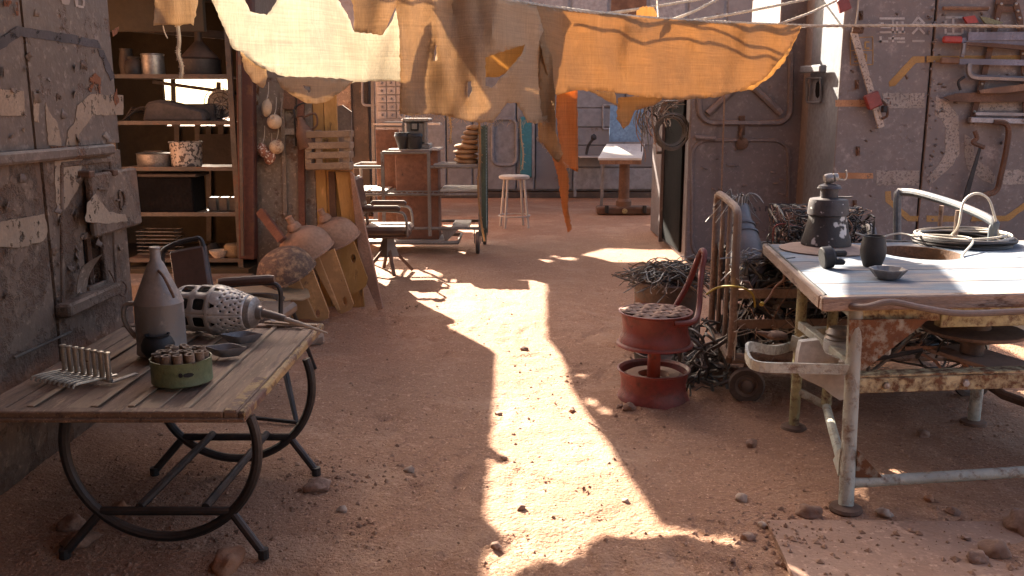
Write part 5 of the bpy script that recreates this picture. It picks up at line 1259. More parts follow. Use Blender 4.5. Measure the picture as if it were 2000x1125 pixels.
# ================================================================ RIGHT FOREGROUND
# red stool made of two car rims
c = V(.785, 4.78, 0)
t = thing('rim_stool', 'red stool welded from two car wheel rims with a strap seat', 'stool', c)
def rim(z, up):
    h = .19; pr = [(.212, 0), (.215, .006), (.212, .014), (.198, .02), (.195, .05), (.185, .062), (.181, .10), (.185, .14), (.192, .165), (.194, .178), (.204, .184), (.205, .19), (.196, .192), (.184, .18), (.176, .13), (.172, .10), (.172, .07)]
    if not up: pr = [(r_, h - z_) for r_, z_ in pr][::-1]
    return MB().lathe([(r_ * .985, z + z_) for r_, z_ in pr], 40, c)
rim(-.01, True).build('lower_rim', 'red_rim', t); rim(.315, True).build('upper_rim', 'red_rim', t)
MB().lathe([(.174, .10), (.174, .135), (.14, .155), (.085, .15), (.07, .12), (.0, .12)], 32, c).build('rim_dish', 'dust_plate', t)
MB().lathe([(.036, .10), (.036, .33), (0, .33)], 20, c).build('post', 'orange_post', t)
MB().lathe([(.172, .40), (.172, .41), (0, .41)], 32, c).build('seat_pan', 'iron_pot', t)
for k in range(5):
    o = -.125 + k * .0625; hw = math.sqrt(max(.001, .188 ** 2 - o * o))
    for ax in (0, 1):
        n_ = 14; m = MB(); vs = []
        for j in range(n_ + 1):
            s = lerp(-hw, hw, j / n_); z = .5075 + .005 * math.cos(s / .0625 * math.pi + (math.pi if (k + ax) % 2 else 0)) * (1 if ax else -1) * (-1 if ax else 1) * (1 if ax == 0 else -1)
            for e in (-.021, .021):
                q = (s, o + e) if ax == 0 else (o + e, s)
                a_ = .45; vs.append(c + V(q[0] * math.cos(a_) - q[1] * math.sin(a_), q[0] * math.sin(a_) + q[1] * math.cos(a_), z))
        m.add(vs, [(2 * j, 2 * j + 1, 2 * j + 3, 2 * j + 2) for j in range(n_)]); m.build('strap', 'strap_brown', t, solid=.003)
MB().tube(crs([c + V(.07, -.17, .475), c + V(.18, -.13, .475), c + V(.225, -.05, .53), c + V(.245, .02, .70), c + V(.265, .05, .80), c + V(.262, .085, .825), c + V(.25, .11, .79), c + V(.2, .15, .62), c + V(.14, .155, .50)], 7), .0165, 10).build('back_loop', 'red_rim', t)

# drum of straw
c = V(1.06, 5.98, 0)
t = thing('straw_drum', 'squat metal drum behind the red stool', 'drum', c)
MB().lathe([(.215, 0), (.225, .01), (.225, .06), (.23, .065), (.225, .07), (.225, .43), (.232, .44), (.225, .45), (.21, .445), (.205, .3), (0, .3)], 36, c).build('shell', 'drum_steel', t)
def straws(n, c, r, h, rad, mats, name, lab, cat, seed=1, droop=.12):
    rr = random.Random(seed); mbs = {k: MB() for k in mats}
    for i in range(n):
        a = rr.uniform(0, 6.28); d = r * math.sqrt(rr.random()); p = c + V(d * math.cos(a), d * math.sin(a), rr.uniform(0, h))
        b_ = rr.uniform(0, 6.28); L_ = rr.uniform(.08, .21); q = p + V(L_ * math.cos(b_), L_ * math.sin(b_), rr.uniform(-.04, .03)); e = q + V(.06 * math.cos(b_ + rr.uniform(-1, 1)), .06 * math.sin(b_), rr.uniform(-droop, .03))
        mbs[rr.choice(mats)].tube(crs([p, p.lerp(q, .5) + V(0, 0, rr.uniform(0, .04)), q, e], 3), rr.uniform(.5, 1) * rad, 4)
    o = thing(name, lab, cat, c)
    for k, m in mbs.items():
        x = m.build('stalks', k, o); x['kind'] = 'stuff'
    return o
straws(620, c + V(0, 0, .42), .17, .12, .005, ['straw', 'straw_', 'wire_grey'] if 'straw_' in M else ['straw', 'wire_grey'], 'straw_heap', 'heap of dry brown stalks on the squat drum', 'straw', 3, .05)
tr_ = MB().lathe([(.235, .0), (.255, .01), (.27, .1), (.275, .11), (.262, .11), (.25, .02), (0, .02)], 32, V(1.03, 5.42, .0)); single('shallow_pan', tr_, 'soot', 'dark shallow pan on the dirt behind the red stool', 'pan')

# cable trolley
tA, tB, tC, tD = V(1.21, 4.78, 0), V(1.27, 5.55, 0), V(2.70, 5.62, 0), V(2.62, 4.85, 0)
t = thing('cable_trolley', 'dusty tube trolley with hoop handles loaded with scrap cable', 'trolley', (tA + tC) / 2)
def up(p, z): return V(p.x, p.y, z)
MB().tube(crs([up(tA, .24), up(tA, .7), up(tA, .98), up(tA, 1.04) + V(0, .03, .01), lerp(tA, tB, .3) + V(0, 0, 1.07), lerp(tA, tB, .8) + V(0, 0, 1.08), up(tB, 1.06) + V(0, -.03, 0), up(tB, .98), up(tB, .24)], 5), .022, 10).build('end_hoop', 'trolley_tube', t)
MB().tube(crs([up(tD, .24), up(tD, .75), up(tD, .93), up(tD, .99) + V(0, .03, 0), lerp(tD, tC, .5) + V(-.1, 0, 1.05), up(tC, 1.08) + V(-.25, -.03, 0), up(tC, .98) + V(-.28, 0, 0), up(tC, .24) + V(-.2, 0, 0)], 5), .024, 10).build('end_hoop', 'blue_tube_shaded', t)
for k in (.33, .66):
    q = lerp(tA, tB, k); MB().tube([up(q, .24), up(q, 1.06)], .014, 8).build('upright', 'trolley_tube', t)
    q = lerp(tD, tC, k) + V(-.1, 0, 0); MB().tube([up(q, .24), up(q, 1.02)], .014, 8).build('upright', 'trolley_tube', t)
for a, b_ in ((tA, tD), (tB, tC)):
    for z in (.60, .43): MB().beam(up(a, z) + V(.02, 0, 0), up(b_, z) - V(.02, 0, 0), .02, .05, (0, 0, 1)).build('side_slat', 'trolley_tube', t)
    MB().tube([up(a, .235), up(b_, .235)], .03, 10).build('deck_tube', 'trolley_tube', t)
for a, b_ in ((tA, tB), (tD, tC)): MB().tube([up(a, .235), up(b_, .235)], .03, 10).build('deck_tube', 'trolley_tube', t)
MB().prism([up(q, .21) for q in (tA, tB, tC, tD)], (0, 0, .018)).build('deck', 'rust_metal', t)
for q, dx in ((tA, .08), (tD, -.06), (tB, .1), (tC, -.1)):
    p = V(q.x + dx, q.y - .05, .098); Mx = Matrix.Rotation(R(90), 3, 'X') @ Matrix.Rotation(R(-14), 3, 'Y')
    MB().lathe([(.062, -.022), (.09, -.024), (.098, -.012), (.098, .012), (.09, .024), (.062, .022)], 30, p, Mx, 0, False).build('tyre', 'tyre', t)
    MB().lathe([(.066, -.016), (.064, .016), (.05, .012), (.046, .0), (.034, .002), (.03, .016), (.02, .02), (0, .02)], 24, p, Mx).build('wheel_hub', 'hub', t)
    MB().beam(p + V(0, .035, .0), p + V(.02, .04, .13), .05, .012, (0, 1, 0)).build('fork', 'rust_metal', t)
# scrap cable load: a tangle nobody could count
def tangle(name, lab, n, box0, box1, rads, mats, seed, par=None, k=6, sp=.22):
    rr = random.Random(seed); mbs = {m_: MB() for m_ in mats}
    for i in range(n):
        p = V(*[rr.uniform(box0[j], box1[j]) for j in range(3)]); pts = [p]; d = V(rr.uniform(-1, 1), rr.uniform(-1, 1), rr.uniform(-.7, .7)).normalized()
        for j in range(k):
            d = (d + V(rr.uniform(-1, 1), rr.uniform(-1, 1), rr.uniform(-.8, .8)) * .9).normalized(); q = pts[-1] + d * sp * rr.uniform(.4, 1)
            pts.append(V(*[min(max(q[m_], box0[m_] - .03), box1[m_] + .03) for m_ in range(3)]))
        mbs[rr.choice(mats)].tube(crs(pts, rr.choice((1, 2, 4, 4))), rr.choice(rads) * rr.uniform(.6, 1.25), 5)
    o = thing(name, lab, 'cables', V((box0[0] + box1[0]) / 2, (box0[1] + box1[1]) / 2, box0[2]))
    for m_, b_ in mbs.items():
        if b_.v: x = b_.build('cable', m_, o); x['kind'] = 'stuff'
    return o
tangle('scrap_cable_heap', 'black tangle of scrap cable heaped on the trolley', 330, (1.32, 4.88, .27), (2.55, 5.5, .74), (.006, .009, .013, .018), ['wire_black', 'wire_black', 'wire_black', 'soot', 'wire_grey'], 5)
tangle('cable_top_heap', 'frizzy dark cable heap against the hatch cabin', 260, (1.62, 5.15, .74), (2.05, 5.5, .98), (.003, .004, .006), ['wire_black', 'soot', 'wire_black', 'strap_brown'], 6, None, 6, .09)
tangle('fine_wire_tangle', 'thin mixed wires dangling through the trolley slats', 90, (1.24, 4.72, .26), (2.3, 4.86, .66), (.0022, .003), ['wire_grey', 'wire_pale', 'wire_black', 'strap_brown'], 8, None, 5, .16)
tangle('ground_cable_heap', 'oily cable scraps on the dirt left of the trolley wheel', 70, (1.02, 4.85, .0), (1.22, 5.35, .30), (.004, .007, .011), ['wire_black', 'soot', 'wire_grey'], 9, None, 5, .12)
# grey conduit pipe with cable ends and loose bright wires
q0, q1 = W(1444, 405, 5.3), W(1462, 530, 5.05)
t = thing('conduit_pipe', 'grey flexible pipe standing among the trolley cables', 'pipe', q1)
MB().tube([q0, lerp(q0, q1, .2), lerp(q0, q1, .55), lerp(q0, q1, .9), q1], [.055, .06, .09, .11, .10], 24).build('pipe', 'conduit', t)
for k in (.3, .42): 
    q = lerp(q0, q1, k); MB().tube([q, q + (q1 - q0) * .03], .078 if k < .4 else .088, 24).build('ridge', 'conduit', t)
for i in range(26):
    a = rnd.uniform(0, 6.28); s = rnd.uniform(.05, .17); e = q0 + V(math.cos(a) * s, math.sin(a) * .6 * s, rnd.uniform(-.05, .12))
    MB().tube(crs([q0 + V(math.cos(a) * .03, math.sin(a) * .03, -.05), q0 + V(math.cos(a) * .05, math.sin(a) * .05, .07), e, e + V(math.cos(a) * .05, 0, -.05)], 4), .003, 5).build('cable_end', rnd.choice(('wire_grey', 'wire_pale', 'wire_grey')), t)
sil = MB()
for i in range(40):
    p = W(rnd.uniform(1440, 1495), rnd.uniform(500, 545), 4.95); sil.tube(crs([p, p + V(rnd.uniform(-.08, .08), -.02, rnd.uniform(-.02, .07)), p + V(rnd.uniform(-.14, .14), -.02, rnd.uniform(-.05, .05))], 4), .004, 5)
o = single('silver_wires', sil, 'dull_alu', 'bright stripped wire ends in the middle of the trolley load', 'wires')
m = MB().tube(crs([W(1380, 575, 4.85), W(1398, 563, 4.8), W(1420, 559, 4.75), W(1450, 562, 4.72), W(1470, 575, 4.72), W(1475, 600, 4.74)]), .006, 6); single('yellow_wire', m, 'wire_yellow', 'yellow wire looped over the trolley hoop', 'wire')
m = MB().tube(crs([W(1530, 525, 4.6), W(1531, 545, 4.6), W(1515, 560, 4.62), W(1503, 580, 4.62), W(1492, 592, 4.6)]), .007, 6); single('copper_cable', m, 'strap_brown', 'brown cable drooping over the trolley slat', 'cable')
m = MB().tube([W(1487, 595, 4.59), W(1489, 592, 4.6)], .012, 8); single('yellow_plug', m, 'wire_yellow', 'small yellow plug at the end of the drooping cable', 'plug')
m = MB().tube(crs([W(1510, 470, 5.3), W(1512, 445, 5.3), W(1530, 437, 5.3), W(1560, 443, 5.3), W(1590, 448, 5.25)]), .005, 6); single('red_wire', m, 'wire_red', 'red wire arching above the cable heap', 'wire')
m = MB().tube(crs([W(1683, 440, 5.6), W(1690, 455, 5.4), W(1720, 462, 5.3)]), .005, 6)

# ---------------------------------------------------------------- blue workbench
BZ = .85
B0, BU, BV = V(1.235, 3.47, 0), V(1.72, .17, 0), V(.175, 1.50, 0)
def B(u, v, z=0.0): return B0 + BU * u + BV * v + V(0, 0, z)
t = thing('blue_workbench', 'heavy workbench with worn pale blue plank top on a rusty steel frame', 'workbench', B(.5, .5))
hc = V(2.13, 4.64, 0); hp = [(hc.x + .205 * math.cos(a), hc.y + .245 * math.sin(a)) for a in [i * math.pi / 14 for i in range(28)]]
cuts = [.035, .20, .40, .585, .79, .97]
for i in range(5):
    pl = [B(.012, cuts[i] + .002), B(.99, cuts[i] + .002), B(.99, cuts[i + 1] - .002), B(.012, cuts[i + 1] - .002)]
    near = i in (2, 3, 4)
    if near:
        # cut the opening out of the plank
        poly = [(q.x, q.y) for q in pl]
        vs, tr = region([(x, y) for x, y in resample(poly, .05)], [], .05)
        allp = [Vector(q) for q in resample(poly, .06)] ; n1 = len(allp); ed = [(k, (k + 1) % n1) for k in range(n1)]
        allp += [Vector(q) for q in hp]; ed += [(n1 + k, n1 + (k + 1) % len(hp)) for k in range(len(hp))]
        rs = delaunay_2d_cdt(allp, ed, [], 0, 1e-6); vs = [(q.x, q.y) for q in rs[0]]
        tr = [tuple(f) for f in rs[2] if len(f) == 3 and inside((sum(vs[k][0] for k in f) / 3, sum(vs[k][1] for k in f) / 3), poly) and not inside((sum(vs[k][0] for k in f) / 3, sum(vs[k][1] for k in f) / 3), hp)]
        m = MB(); slab(m, vs, tr, lambda u, v: V(u, v, BZ), (0, 0, -.03)); m.build('plank', 'bench_top', t, smooth=0)
    else: MB().prism([q + V(0, 0, BZ) for q in pl], (0, 0, -.03)).build('plank', 'bench_top', t, bevel=.003)
MB().lathe([(1, 0), (1, -.09), (.97, -.09), (.97, 0)], 36, V(0, 0, 0)).v
m = MB(); n_ = 32
vs = []
for z in (-.002, -.11):
    for s in (1.0, .96): vs += [V(hc.x + .207 * s * math.cos(a), hc.y + .247 * s * math.sin(a), BZ + z) for a in [i * 2 * math.pi / n_ for i in range(n_)]]
m.add(vs, [(i, (i + 1) % n_, 2 * n_ + (i + 1) % n_, 2 * n_ + i) for i in range(n_)] + [(n_ + i, 3 * n_ + i, 3 * n_ + (i + 1) % n_, n_ + (i + 1) % n_) for i in range(n_)] + [(i, n_ + i, n_ + (i + 1) % n_, (i + 1) % n_) for i in range(n_)]); m.build('well_wall', 'rust_metal', t)
MB().lathe([(.215, BZ - .105), (.215, BZ - .095), (0, BZ - .095)], 24, hc).build('well_floor', 'frame_yellow', t)
MB().lathe([(.035, BZ - .094), (.035, BZ - .05), (.02, BZ - .045), (0, BZ - .045)], 14, hc + V(-.02, -.02, 0)).build('well_knob', 'rust_metal', t)
MB().prism([B(-.004, 0, BZ - .055), B(.992, 0, BZ - .055), B(.992, .033, BZ - .055), B(-.004, .033, BZ - .055)], (0, 0, .058)).build('front_edge', 'bench_edge', t, bevel=.006)
MB().prism([B(-.006, .035, BZ - .055), B(.010, .035, BZ - .055), B(.010, .985, BZ - .055), B(-.006, .985, BZ - .055)], (0, 0, .057)).build('side_edge', 'bench_edge', t, bevel=.005)
m = MB(); m.tube([B(.0105 + .003 * (nz(k * 2.2)), .036 + k * .093, BZ + .002) for k in range(11)], .006, 5); m.build('split', 'iron_pot', t)
m = MB(); m.tube([B(.0105, .64, BZ + .001), B(.025, .645, BZ + .001), B(.045, .66, BZ + .001)], .004, 5); m.build('split', 'iron_pot', t)
MB().prism([B(.015, .97, BZ - .05), B(.99, .97, BZ - .05), B(.99, 1.0, BZ - .05), B(.015, 1.0, BZ - .05)], (0, 0, .045)).build('back_edge', 'bench_edge', t, bevel=.004)
# frame
FB = lambda a, b_, w, h, mat='bench_frame', nm='frame_bar': MB().beam(a, b_, w, h).build(nm, mat, t, bevel=.003)
FB(B(.30, .06, BZ - .105), B(.99, .06, BZ - .105), .05, .085, 'frame_yellow', 'apron')
FB(B(.10, .06, BZ - .09), B(.297, .06, BZ - .09), .05, .055, 'frame_rust', 'apron')
FB(B(.10, .09, BZ - .09), B(.10, .93, BZ - .09), .05, .05, 'bench_frame', 'side_bar')
L1b, L1t = V(1.345, 3.37, 0), V(1.40, 3.56, BZ - .12)
L2b, L2t = V(1.425, 4.31, 0), V(1.43, 4.32, BZ - .06)
L3 = V(1.575, 4.34, .16)
L4b = V(2.37, 4.38, 0)
def leg(a, b_, r_, mat='bench_frame'): MB().tube([a + V(0, 0, .02), b_], r_, 14).build('leg', mat, t)
leg(L1b, L1t + (L1t - L1b) * .085, .030); leg(L2b, L2t, .026, 'frame_yellow'); leg(V(1.56, 4.25, .13), V(1.58, 4.30, BZ - .06), .026, 'frame_yellow'); leg(L4b, L4b + V(.02, .02, BZ - .06), .03)
leg(V(2.95, 3.6, 0), V(2.93, 3.65, BZ - .06), .03)
for q in (L1b, L2b, L4b, V(2.95, 3.6, 0)): MB().lathe([(.062, 0), (.066, .01), (.06, .022), (.03, .03), (0, .03)], 22, q + V(0, 0, -.006), None, .03).build('foot', 'rust_metal', t)
# gussets
MB().prism([L1t + V(-.035, -.034, .02), L1t + V(.29, -.02, .02), L1t + V(.26, -.02, -.01), L1t + V(.035, -.04, -.19), L1t + V(-.03, -.04, -.19)], (0, .008, 0)).build('gusset', 'rust_orange', t)
k_ = L1b.lerp(L1t, .17)
MB().prism([k_ + V(.03, -.012, .12), k_ + V(.14, -.01, .005), k_ + V(.03, -.01, .005)], (0, .01, 0)).build('gusset', 'rust_orange', t)
MB().prism([k_ + V(-.03, .02, .12), k_ + V(-.01, .14, .02), k_ + V(-.03, .02, .0)], (.01, 0, 0)).build('gusset', 'bench_frame', t)
MB().prism([L2t + V(.02, 0, -.02), V(1.56, 4.25, BZ - .08), V(1.56, 4.25, BZ - .22)], (0, .02, 0)).build('gusset', 'frame_yellow', t)
# low rails and mid shelf rail
MB().tube([k_ + V(.02, 0, -.02), V(2.1, 3.46, .125), V(2.95, 3.6, .135)], .0235, 12).build('low_rail', 'bench_frame', t)
MB().tube([k_ + V(0, .02, .0), V(1.56, 4.25, .14), V(1.43, 4.31, .2)], .021, 10).build('low_rail', 'bench_frame', t)
MB().tube([L4b + V(.01, 0, .24), L4b + V(.06, -.14, .2), V(2.7, 3.9, .145), V(2.95, 3.62, .135)], .024, 10).build('low_rail', 'rust_metal', t)
sh = .46
FB(V(1.40, 3.50, sh + .02), V(2.95, 3.66, sh + .02), .012, .062, 'frame_rust', 'shelf_rail')
FB(V(1.40, 3.53, sh + .06), V(2.95, 3.69, sh + .06), .07, .01, 'frame_rust', 'shelf_rail')
for q in (.08, .30, .61): MB().lathe([(.016, 0), (.014, .012), (0, .016)], 6, V(lerp(1.40, 2.95, q), lerp(3.50, 3.66, q) - .007, sh + .02), Matrix.Rotation(R(90), 3, 'X')).build('bolt', 'bracket_white' if q == .3 else 'dull_steel', t)
FB(V(1.43, 4.33, sh + .04), V(2.9, 4.45, sh + .04), .05, .04, 'bench_frame', 'back_rail')
FB(V(1.42, 3.56, sh + .08), V(1.43, 4.3, sh + .08), .04, .04, 'bench_frame', 'side_rail')
# folding hoop handle at the left
hp0 = W(1658, 722, 3.5); hp1 = W(1470, 716, 3.52); hp2 = W(1545, 676, 4.0)
m = MB(); path = crs([hp0, lerp(hp0, hp1, .5), hp1 + V(.03, 0, 0), hp1 + V(-.0, .07, .012), hp1 + V(.035, .2, .03), W(1510, 684, 3.85), hp2, hp2 + V(.1, .12, 0)], 6)
for i in range(len(path) - 1): m.beam(path[i], path[i] + (path[i + 1] - path[i]) * 1.04, .012, .042)
m.build('hoop_handle', 'bench_frame', t)
MB().beam(W(1545, 668, 3.95), W(1590, 690, 3.85), .012, .07).build('hoop_arm', 'bench_frame', t)
q = W(1517, 655, 4.0); MB().blob(q, 1, (.052, .05, .022), .1, 2, 3).build('pad', 'rust_metal', t)
MB().tube([q + V(-.03, 0, 0), q + V(-.09, .01, .012)], [.02, .006], 8).build('pad_tip', 'rust_metal', t)
# white casting bracket, pulley and disc below the top
t = thing('white_casting', 'white metal bracket casting bolted to the workbench frame', 'bracket', W(1625, 775, 3.75))
m = MB(); vs, tr = region([(1560, 690), (1565, 668), (1600, 664), (1612, 690), (1635, 700), (1662, 706), (1664, 735), (1690, 748), (1685, 760), (1668, 764), (1655, 780), (1640, 782), (1625, 772), (1608, 758), (1566, 738), (1557, 715)], (), None, 12); slab(m, vs, tr, lambda u, v: W(u, v, 3.68), (0, .04, 0)); m.build('plate', 'bracket_white', t, bevel=0)
MB().lathe([(.022, 0), (.022, .055), (.016, .06), (0, .06)], 16, W(1647, 730, 3.66)).build('stud', 'bracket_white', t)
MB().lathe([(.075, 0), (.075, .11), (.06, .12), (0, .12)], 24, W(1640, 710, 3.88)).build('drum', 'bracket_white', t)
pq = W(1640, 672, 3.88)
m = MB(); m.lathe([(.058, 0), (.07, .008), (.058, .018), (.07, .03), (.058, .04), (.066, .052), (.054, .062), (.05, .075), (0, .075)], 26, pq); single('step_pulley', m, 'dull_steel', 'grooved grey pulley under the workbench top', 'pulley')
dq = W(1902, 648, 3.95)
t = thing('turning_disc', 'broad flat brown disc mounted under the workbench', 'disc', dq + V(0, 0, -.15))
MB().lathe([(.20, -.006), (.214, 0), (.214, .012), (.208, .016), (.07, .02), (.065, .045), (.04, .05), (0, .05)], 44, dq).build('disc', 'disc_brown', t)
MB().lathe([(.05, -.1), (.05, -.05), (.075, -.045), (.075, -.01), (0, -.006)], 24, dq).build('hub', 'disc_brown', t)
MB().box(dq + V(.03, -.03, -.115), (.24, .40, .02), Matrix.Rotation(R(20), 3, 'Z')).build('mount', 'dust_plate', t, bevel=.003)
m = MB().tube(crs([W(1655, 597, 3.5), W(1690, 600, 3.44), W(1740, 590, 3.43), W(1800, 601, 3.44), W(1880, 612, 3.46), W(2010, 607, 3.5)], 8), .0135, 10); single('ribbed_hose', m, 'hub', 'grey ribbed hose slung along the front of the workbench', 'hose')
tangle('bench_cables', 'loose coloured wires behind the workbench lower rail', 46, (1.65, 3.95, .40), (2.2, 4.4, .62), (.003, .005, .009), ['wire_black', 'wire_black', 'wire_grey', 'strap_brown'], 12, None, 5, .14)
m = MB().tube(crs([W(1728, 640, 3.7), W(1735, 665, 3.72), W(1733, 690, 3.75)]), .014, 8); single('hanging_tube_end', m, 'wire_pale', 'pale tube end hanging below the workbench top', 'tube')

# things on the workbench
BT = BZ + .002
p = G(1612, 488, BZ); p.z = BT
t = thing('signal_lamp', 'big black weathered bell lamp on a dusty round plate', 'lamp', p)
MB().lathe([(.235, 0), (.238, .006), (.22, .012), (.10, .03), (.0, .03)], 44, p).build('plate', 'dust_plate', t)
MB().lathe([(.128, .028), (.128, .04), (.112, .1), (.10, .16), (.096, .185), (0, .185)], 32, p).build('bell', 'lamp_iron', t)
MB().lathe([(.097, .186), (.105, .19), (.102, .245), (.096, .27), (.07, .275), (0, .276)], 32, p).build('cap', 'lamp_cap', t)
MB().lathe([(.045, .276), (.045, .325), (0, .326)], 20, p).build('neck', 'lamp_cap', t)
MB().lathe([(.062, .326), (.055, .34), (.03, .35), (0, .352)], 24, p).build('hat', 'lamp_cap', t)
MB().beam(p + V(-.0, 0, .279), p + V(.115, -.01, .28), .03, .006).build('tab', 'lamp_cap', t)
Mx = Matrix.Rotation(R(80), 3, 'Y')
MB().lathe([(.022, -.03), (.026, -.02), (.026, .01), (.018, .015), (.024, .02), (.02, .04), (0, .04)], 18, p + V(0, 0, .378), Mx).build('knob', 'dull_steel', t)
MB().tube(crs([p + V(.03, 0, .375), p + V(.075, 0, .37), p + V(.085, 0, .39), p + V(.08, 0, .42)]), .005, 6).build('hook', 'dull_alu', t)
for q in (.13, .17, .215): MB().lathe([(.0, -.004), (.009, 0), (0, .004)], 8, p + V(q * .5, -q * .5, .05)).build('rivet', 'dull_alu', t) if q < .1 else None
p = G(1622, 524, BZ); p.z = BT
t = thing('black_gland', 'small black round fitting lying before the bell lamp', 'fitting', p)
Mx = Matrix.Rotation(R(82), 3, 'Y')
MB().lathe([(.046, -.045), (.052, -.04), (.052, .0), (.044, .004), (.04, .012), (0, .012)], 22, p + V(0, 0, .053), Mx).build('drum', 'iron_pot', t)
MB().box(p + V(.035, 0, .072), (.06, .06, .028)).build('jaw', 'iron_pot', t, bevel=.008)
MB().box(p + V(.03, 0, .03), (.06, .06, .025)).build('jaw', 'iron_pot', t, bevel=.008)
p = G(1703, 521, BZ); p.z = BT
m = MB().lathe([(.038, 0), (.042, .005), (.057, .05), (.06, .078), (.054, .12), (.05, .142), (.053, .147), (.046, .147), (.043, .12), (.04, .03), (0, .025)], 32, p); single('dark_cup', m, 'clay_dark', 'tall dark clay cup standing on the blue workbench', 'cup')
p = G(1733, 545, BZ); p.z = BT
m = MB().lathe([(.042, 0), (.05, .004), (.078, .038), (.08, .046), (.073, .046), (.05, .018), (0, .014)], 8, p, Matrix.Rotation(.35, 3, 'Z')); single('octagon_bowl', m, 'slate_bowl', 'small dark eight-sided bowl at the front of the blue workbench', 'bowl', smooth=20)
# coil of cable on the bench
p = G(1882, 476, BZ); p.z = BT
t = thing('cable_coil', 'loose coil of black and white cable on the blue workbench', 'coil', p)
for i in range(16):
    r = rnd.uniform(.185, .245); z = .008 + .006 * (i % 8); ph = rnd.uniform(0, 6); ox, oy = rnd.uniform(-.02, .02), rnd.uniform(-.02, .02)
    MB().tube([p + V(ox + r * math.cos(a) * 1.08, oy + r * 1.05 * math.sin(a), z + .008 * math.sin(a + ph) + .006 * math.sin(2 * a + ph)) for a in [k * math.pi / 20 for k in range(40)]], .0062, 6, True).build('turn', 'wire_black' if i % 8 < 6 else 'wire_pale', t)
MB().tube(crs([p + V(-.22, .0, .05), p + V(-.05, -.18, .05), W(1880, 505, 4.45) , W(1950, 520, 4.3), W(2010, 524, 4.3)], 8), .0062, 6).build('loose_end', 'wire_pale', t)
MB().tube(crs([p + V(-.10, -.05, .05), W(1872, 440, 4.8), W(1882, 395, 4.8), W(1905, 378, 4.8), W(1930, 388, 4.8), W(1942, 420, 4.8), p + V(.19, 0, .045)], 8), .007, 6).build('loop', 'wire_pale', t)
MB().tube(crs([p + V(-.23, .03, .045), W(1790, 462, 4.9), W(1755, 456, 5.0), W(1710, 464, 5.0), W(1670, 455, 5.05)], 8), .006, 6).build('tail', 'wire_pale', t)
m = MB().tube(crs([W(1690, 455, 5.45), W(1690, 446, 5.45), W(1698, 444, 5.4), W(1703, 452, 5.35), W(1703, 470, 5.3)]), .027, 10); single('blue_elbow', m, 'conduit', 'bluish pipe elbow peeping over the far bench edge', 'pipe')

# board on the ground
m = MB(); q = [G(1497, 1015, .02), V(2.6, 3.22, .02), V(2.6, 2.3, .02), G(1585, 1200, .02)]
vs, tr = region([(a.x, a.y) for a in q], (), .2, .1, .004); slab(m, vs, tr, lambda u, v: V(u, v, .020 + .004 * nz(u * 2, v * 2)), (0, 0, -.02)); single('ground_board', m, 'board', 'dusty flat board lying on the dirt at lower right', 'board', smooth=30)

# ================================================================ HANGING CLOTHS AND LINES
def cloth(name, poly, holes, Yf, mat, lab, step=11, jit=2.2, amp=.05, fq=38, group='ragged cloths hung on the lines', diag=.25, par=None, pname='cloth'):
    vs, tr = region(poly, holes, step, step * .55, jit)
    y0 = min(p[1] for p in poly)
    sd = rnd.uniform(0, 50)
    def f(u, v):
        k = min(1, (v - y0 + 12) / 70)
        d = amp * (math.sin((u + diag * v) / fq + sd) * .6 + nz(u / fq * .8 + sd, v / 160) * 1.3 + .35 * nz(u / 14, v / 60, sd)) * k
        return W(u, v, Yf(u, v) + d)
    m = MB(); m.add([f(*p) for p in vs], tr)
    o = m.build(pname if par is not None else name, mat, par, smooth=80, solid=.003)
    return o
def clothing(name, poly, holes, Yf, mat, lab, **k):
    us = [p[0] for p in poly]; b_ = W(sum(us) / len(us), max(p[1] for p in poly), Yf(sum(us) / len(us), 100))
    t = thing(name, lab, 'cloth', b_, 'ragged cloths hung on the lines')
    cloth(name, poly, holes, Yf, mat, lab, par=t, **k)
    return t
YCm, YBu = 5.75, 5.45
YK = lambda u, v: 5.18 + min(.6, max(-.12, (u - 480) / 210 * .55))
cr_ = clothing('cream_cloth', [(388, -60), (440, 60), (455, 95), (470, 100), (500, 128), (560, 152), (610, 168), (650, 164), (700, 160), (800, 158), (800, -20), (776, 12), (766, 40), (748, 68), (690, 60), (684, 40), (660, 0), (640, -60), (560, -60), (540, 4), (522, 30), (488, 22), (470, -20), (460, -60)], (), YK, 'cloth_cream', 'big sunlit cream cloth sagging across the left of the yard', fq=70, amp=.07, diag=-.8)
cloth('', [(470, 100), (476, 130), (494, 160), (514, 172), (522, 150), (520, 132), (500, 118)], (), lambda u, v: YK(u, v) + .04, 'cloth_tan', '', par=cr_, pname='torn_flap')
cloth('', [(540, 150), (548, 170), (570, 186), (600, 202), (618, 203), (640, 198), (676, 172), (690, 158), (650, 152), (600, 150)], [[(592, 166), (606, 170), (607, 178), (603, 182), (594, 172)]], lambda u, v: YK(u, v) - .2, 'cloth_tan', '', par=cr_, pname='torn_flap')
sm = clothing('small_cloth', [(304, -60), (302, 20), (300, 50), (330, 48), (352, 50), (372, 46), (378, 50), (386, 10), (388, -60)], (), lambda u, v: 5.3, 'cloth_tan', 'small tan rag with a frayed string at upper left', fq=16, amp=.035)
m = MB(); q = [W(347, 48, 5.3), W(350, 80, 5.3), W(348, 105, 5.3), W(355, 130, 5.3), W(353, 155, 5.3)]; m.tube(crs(q, 5), .012, 6)
for i in range(60):
    k = rnd.random(); p = crs(q, 5)[int(k * 19)]; a = rnd.uniform(0, 6.28); m.tube([p, p + V(math.cos(a) * .018, math.sin(a) * .012, rnd.uniform(-.012, .004))], .0025, 4)
m.build('frayed_string', 'rope', sm)
MB().tube(crs([W(318, 50, 5.3), W(321, 62, 5.3), W(327, 75, 5.3)]), .004, 5).build('frayed_string', 'rope', sm)
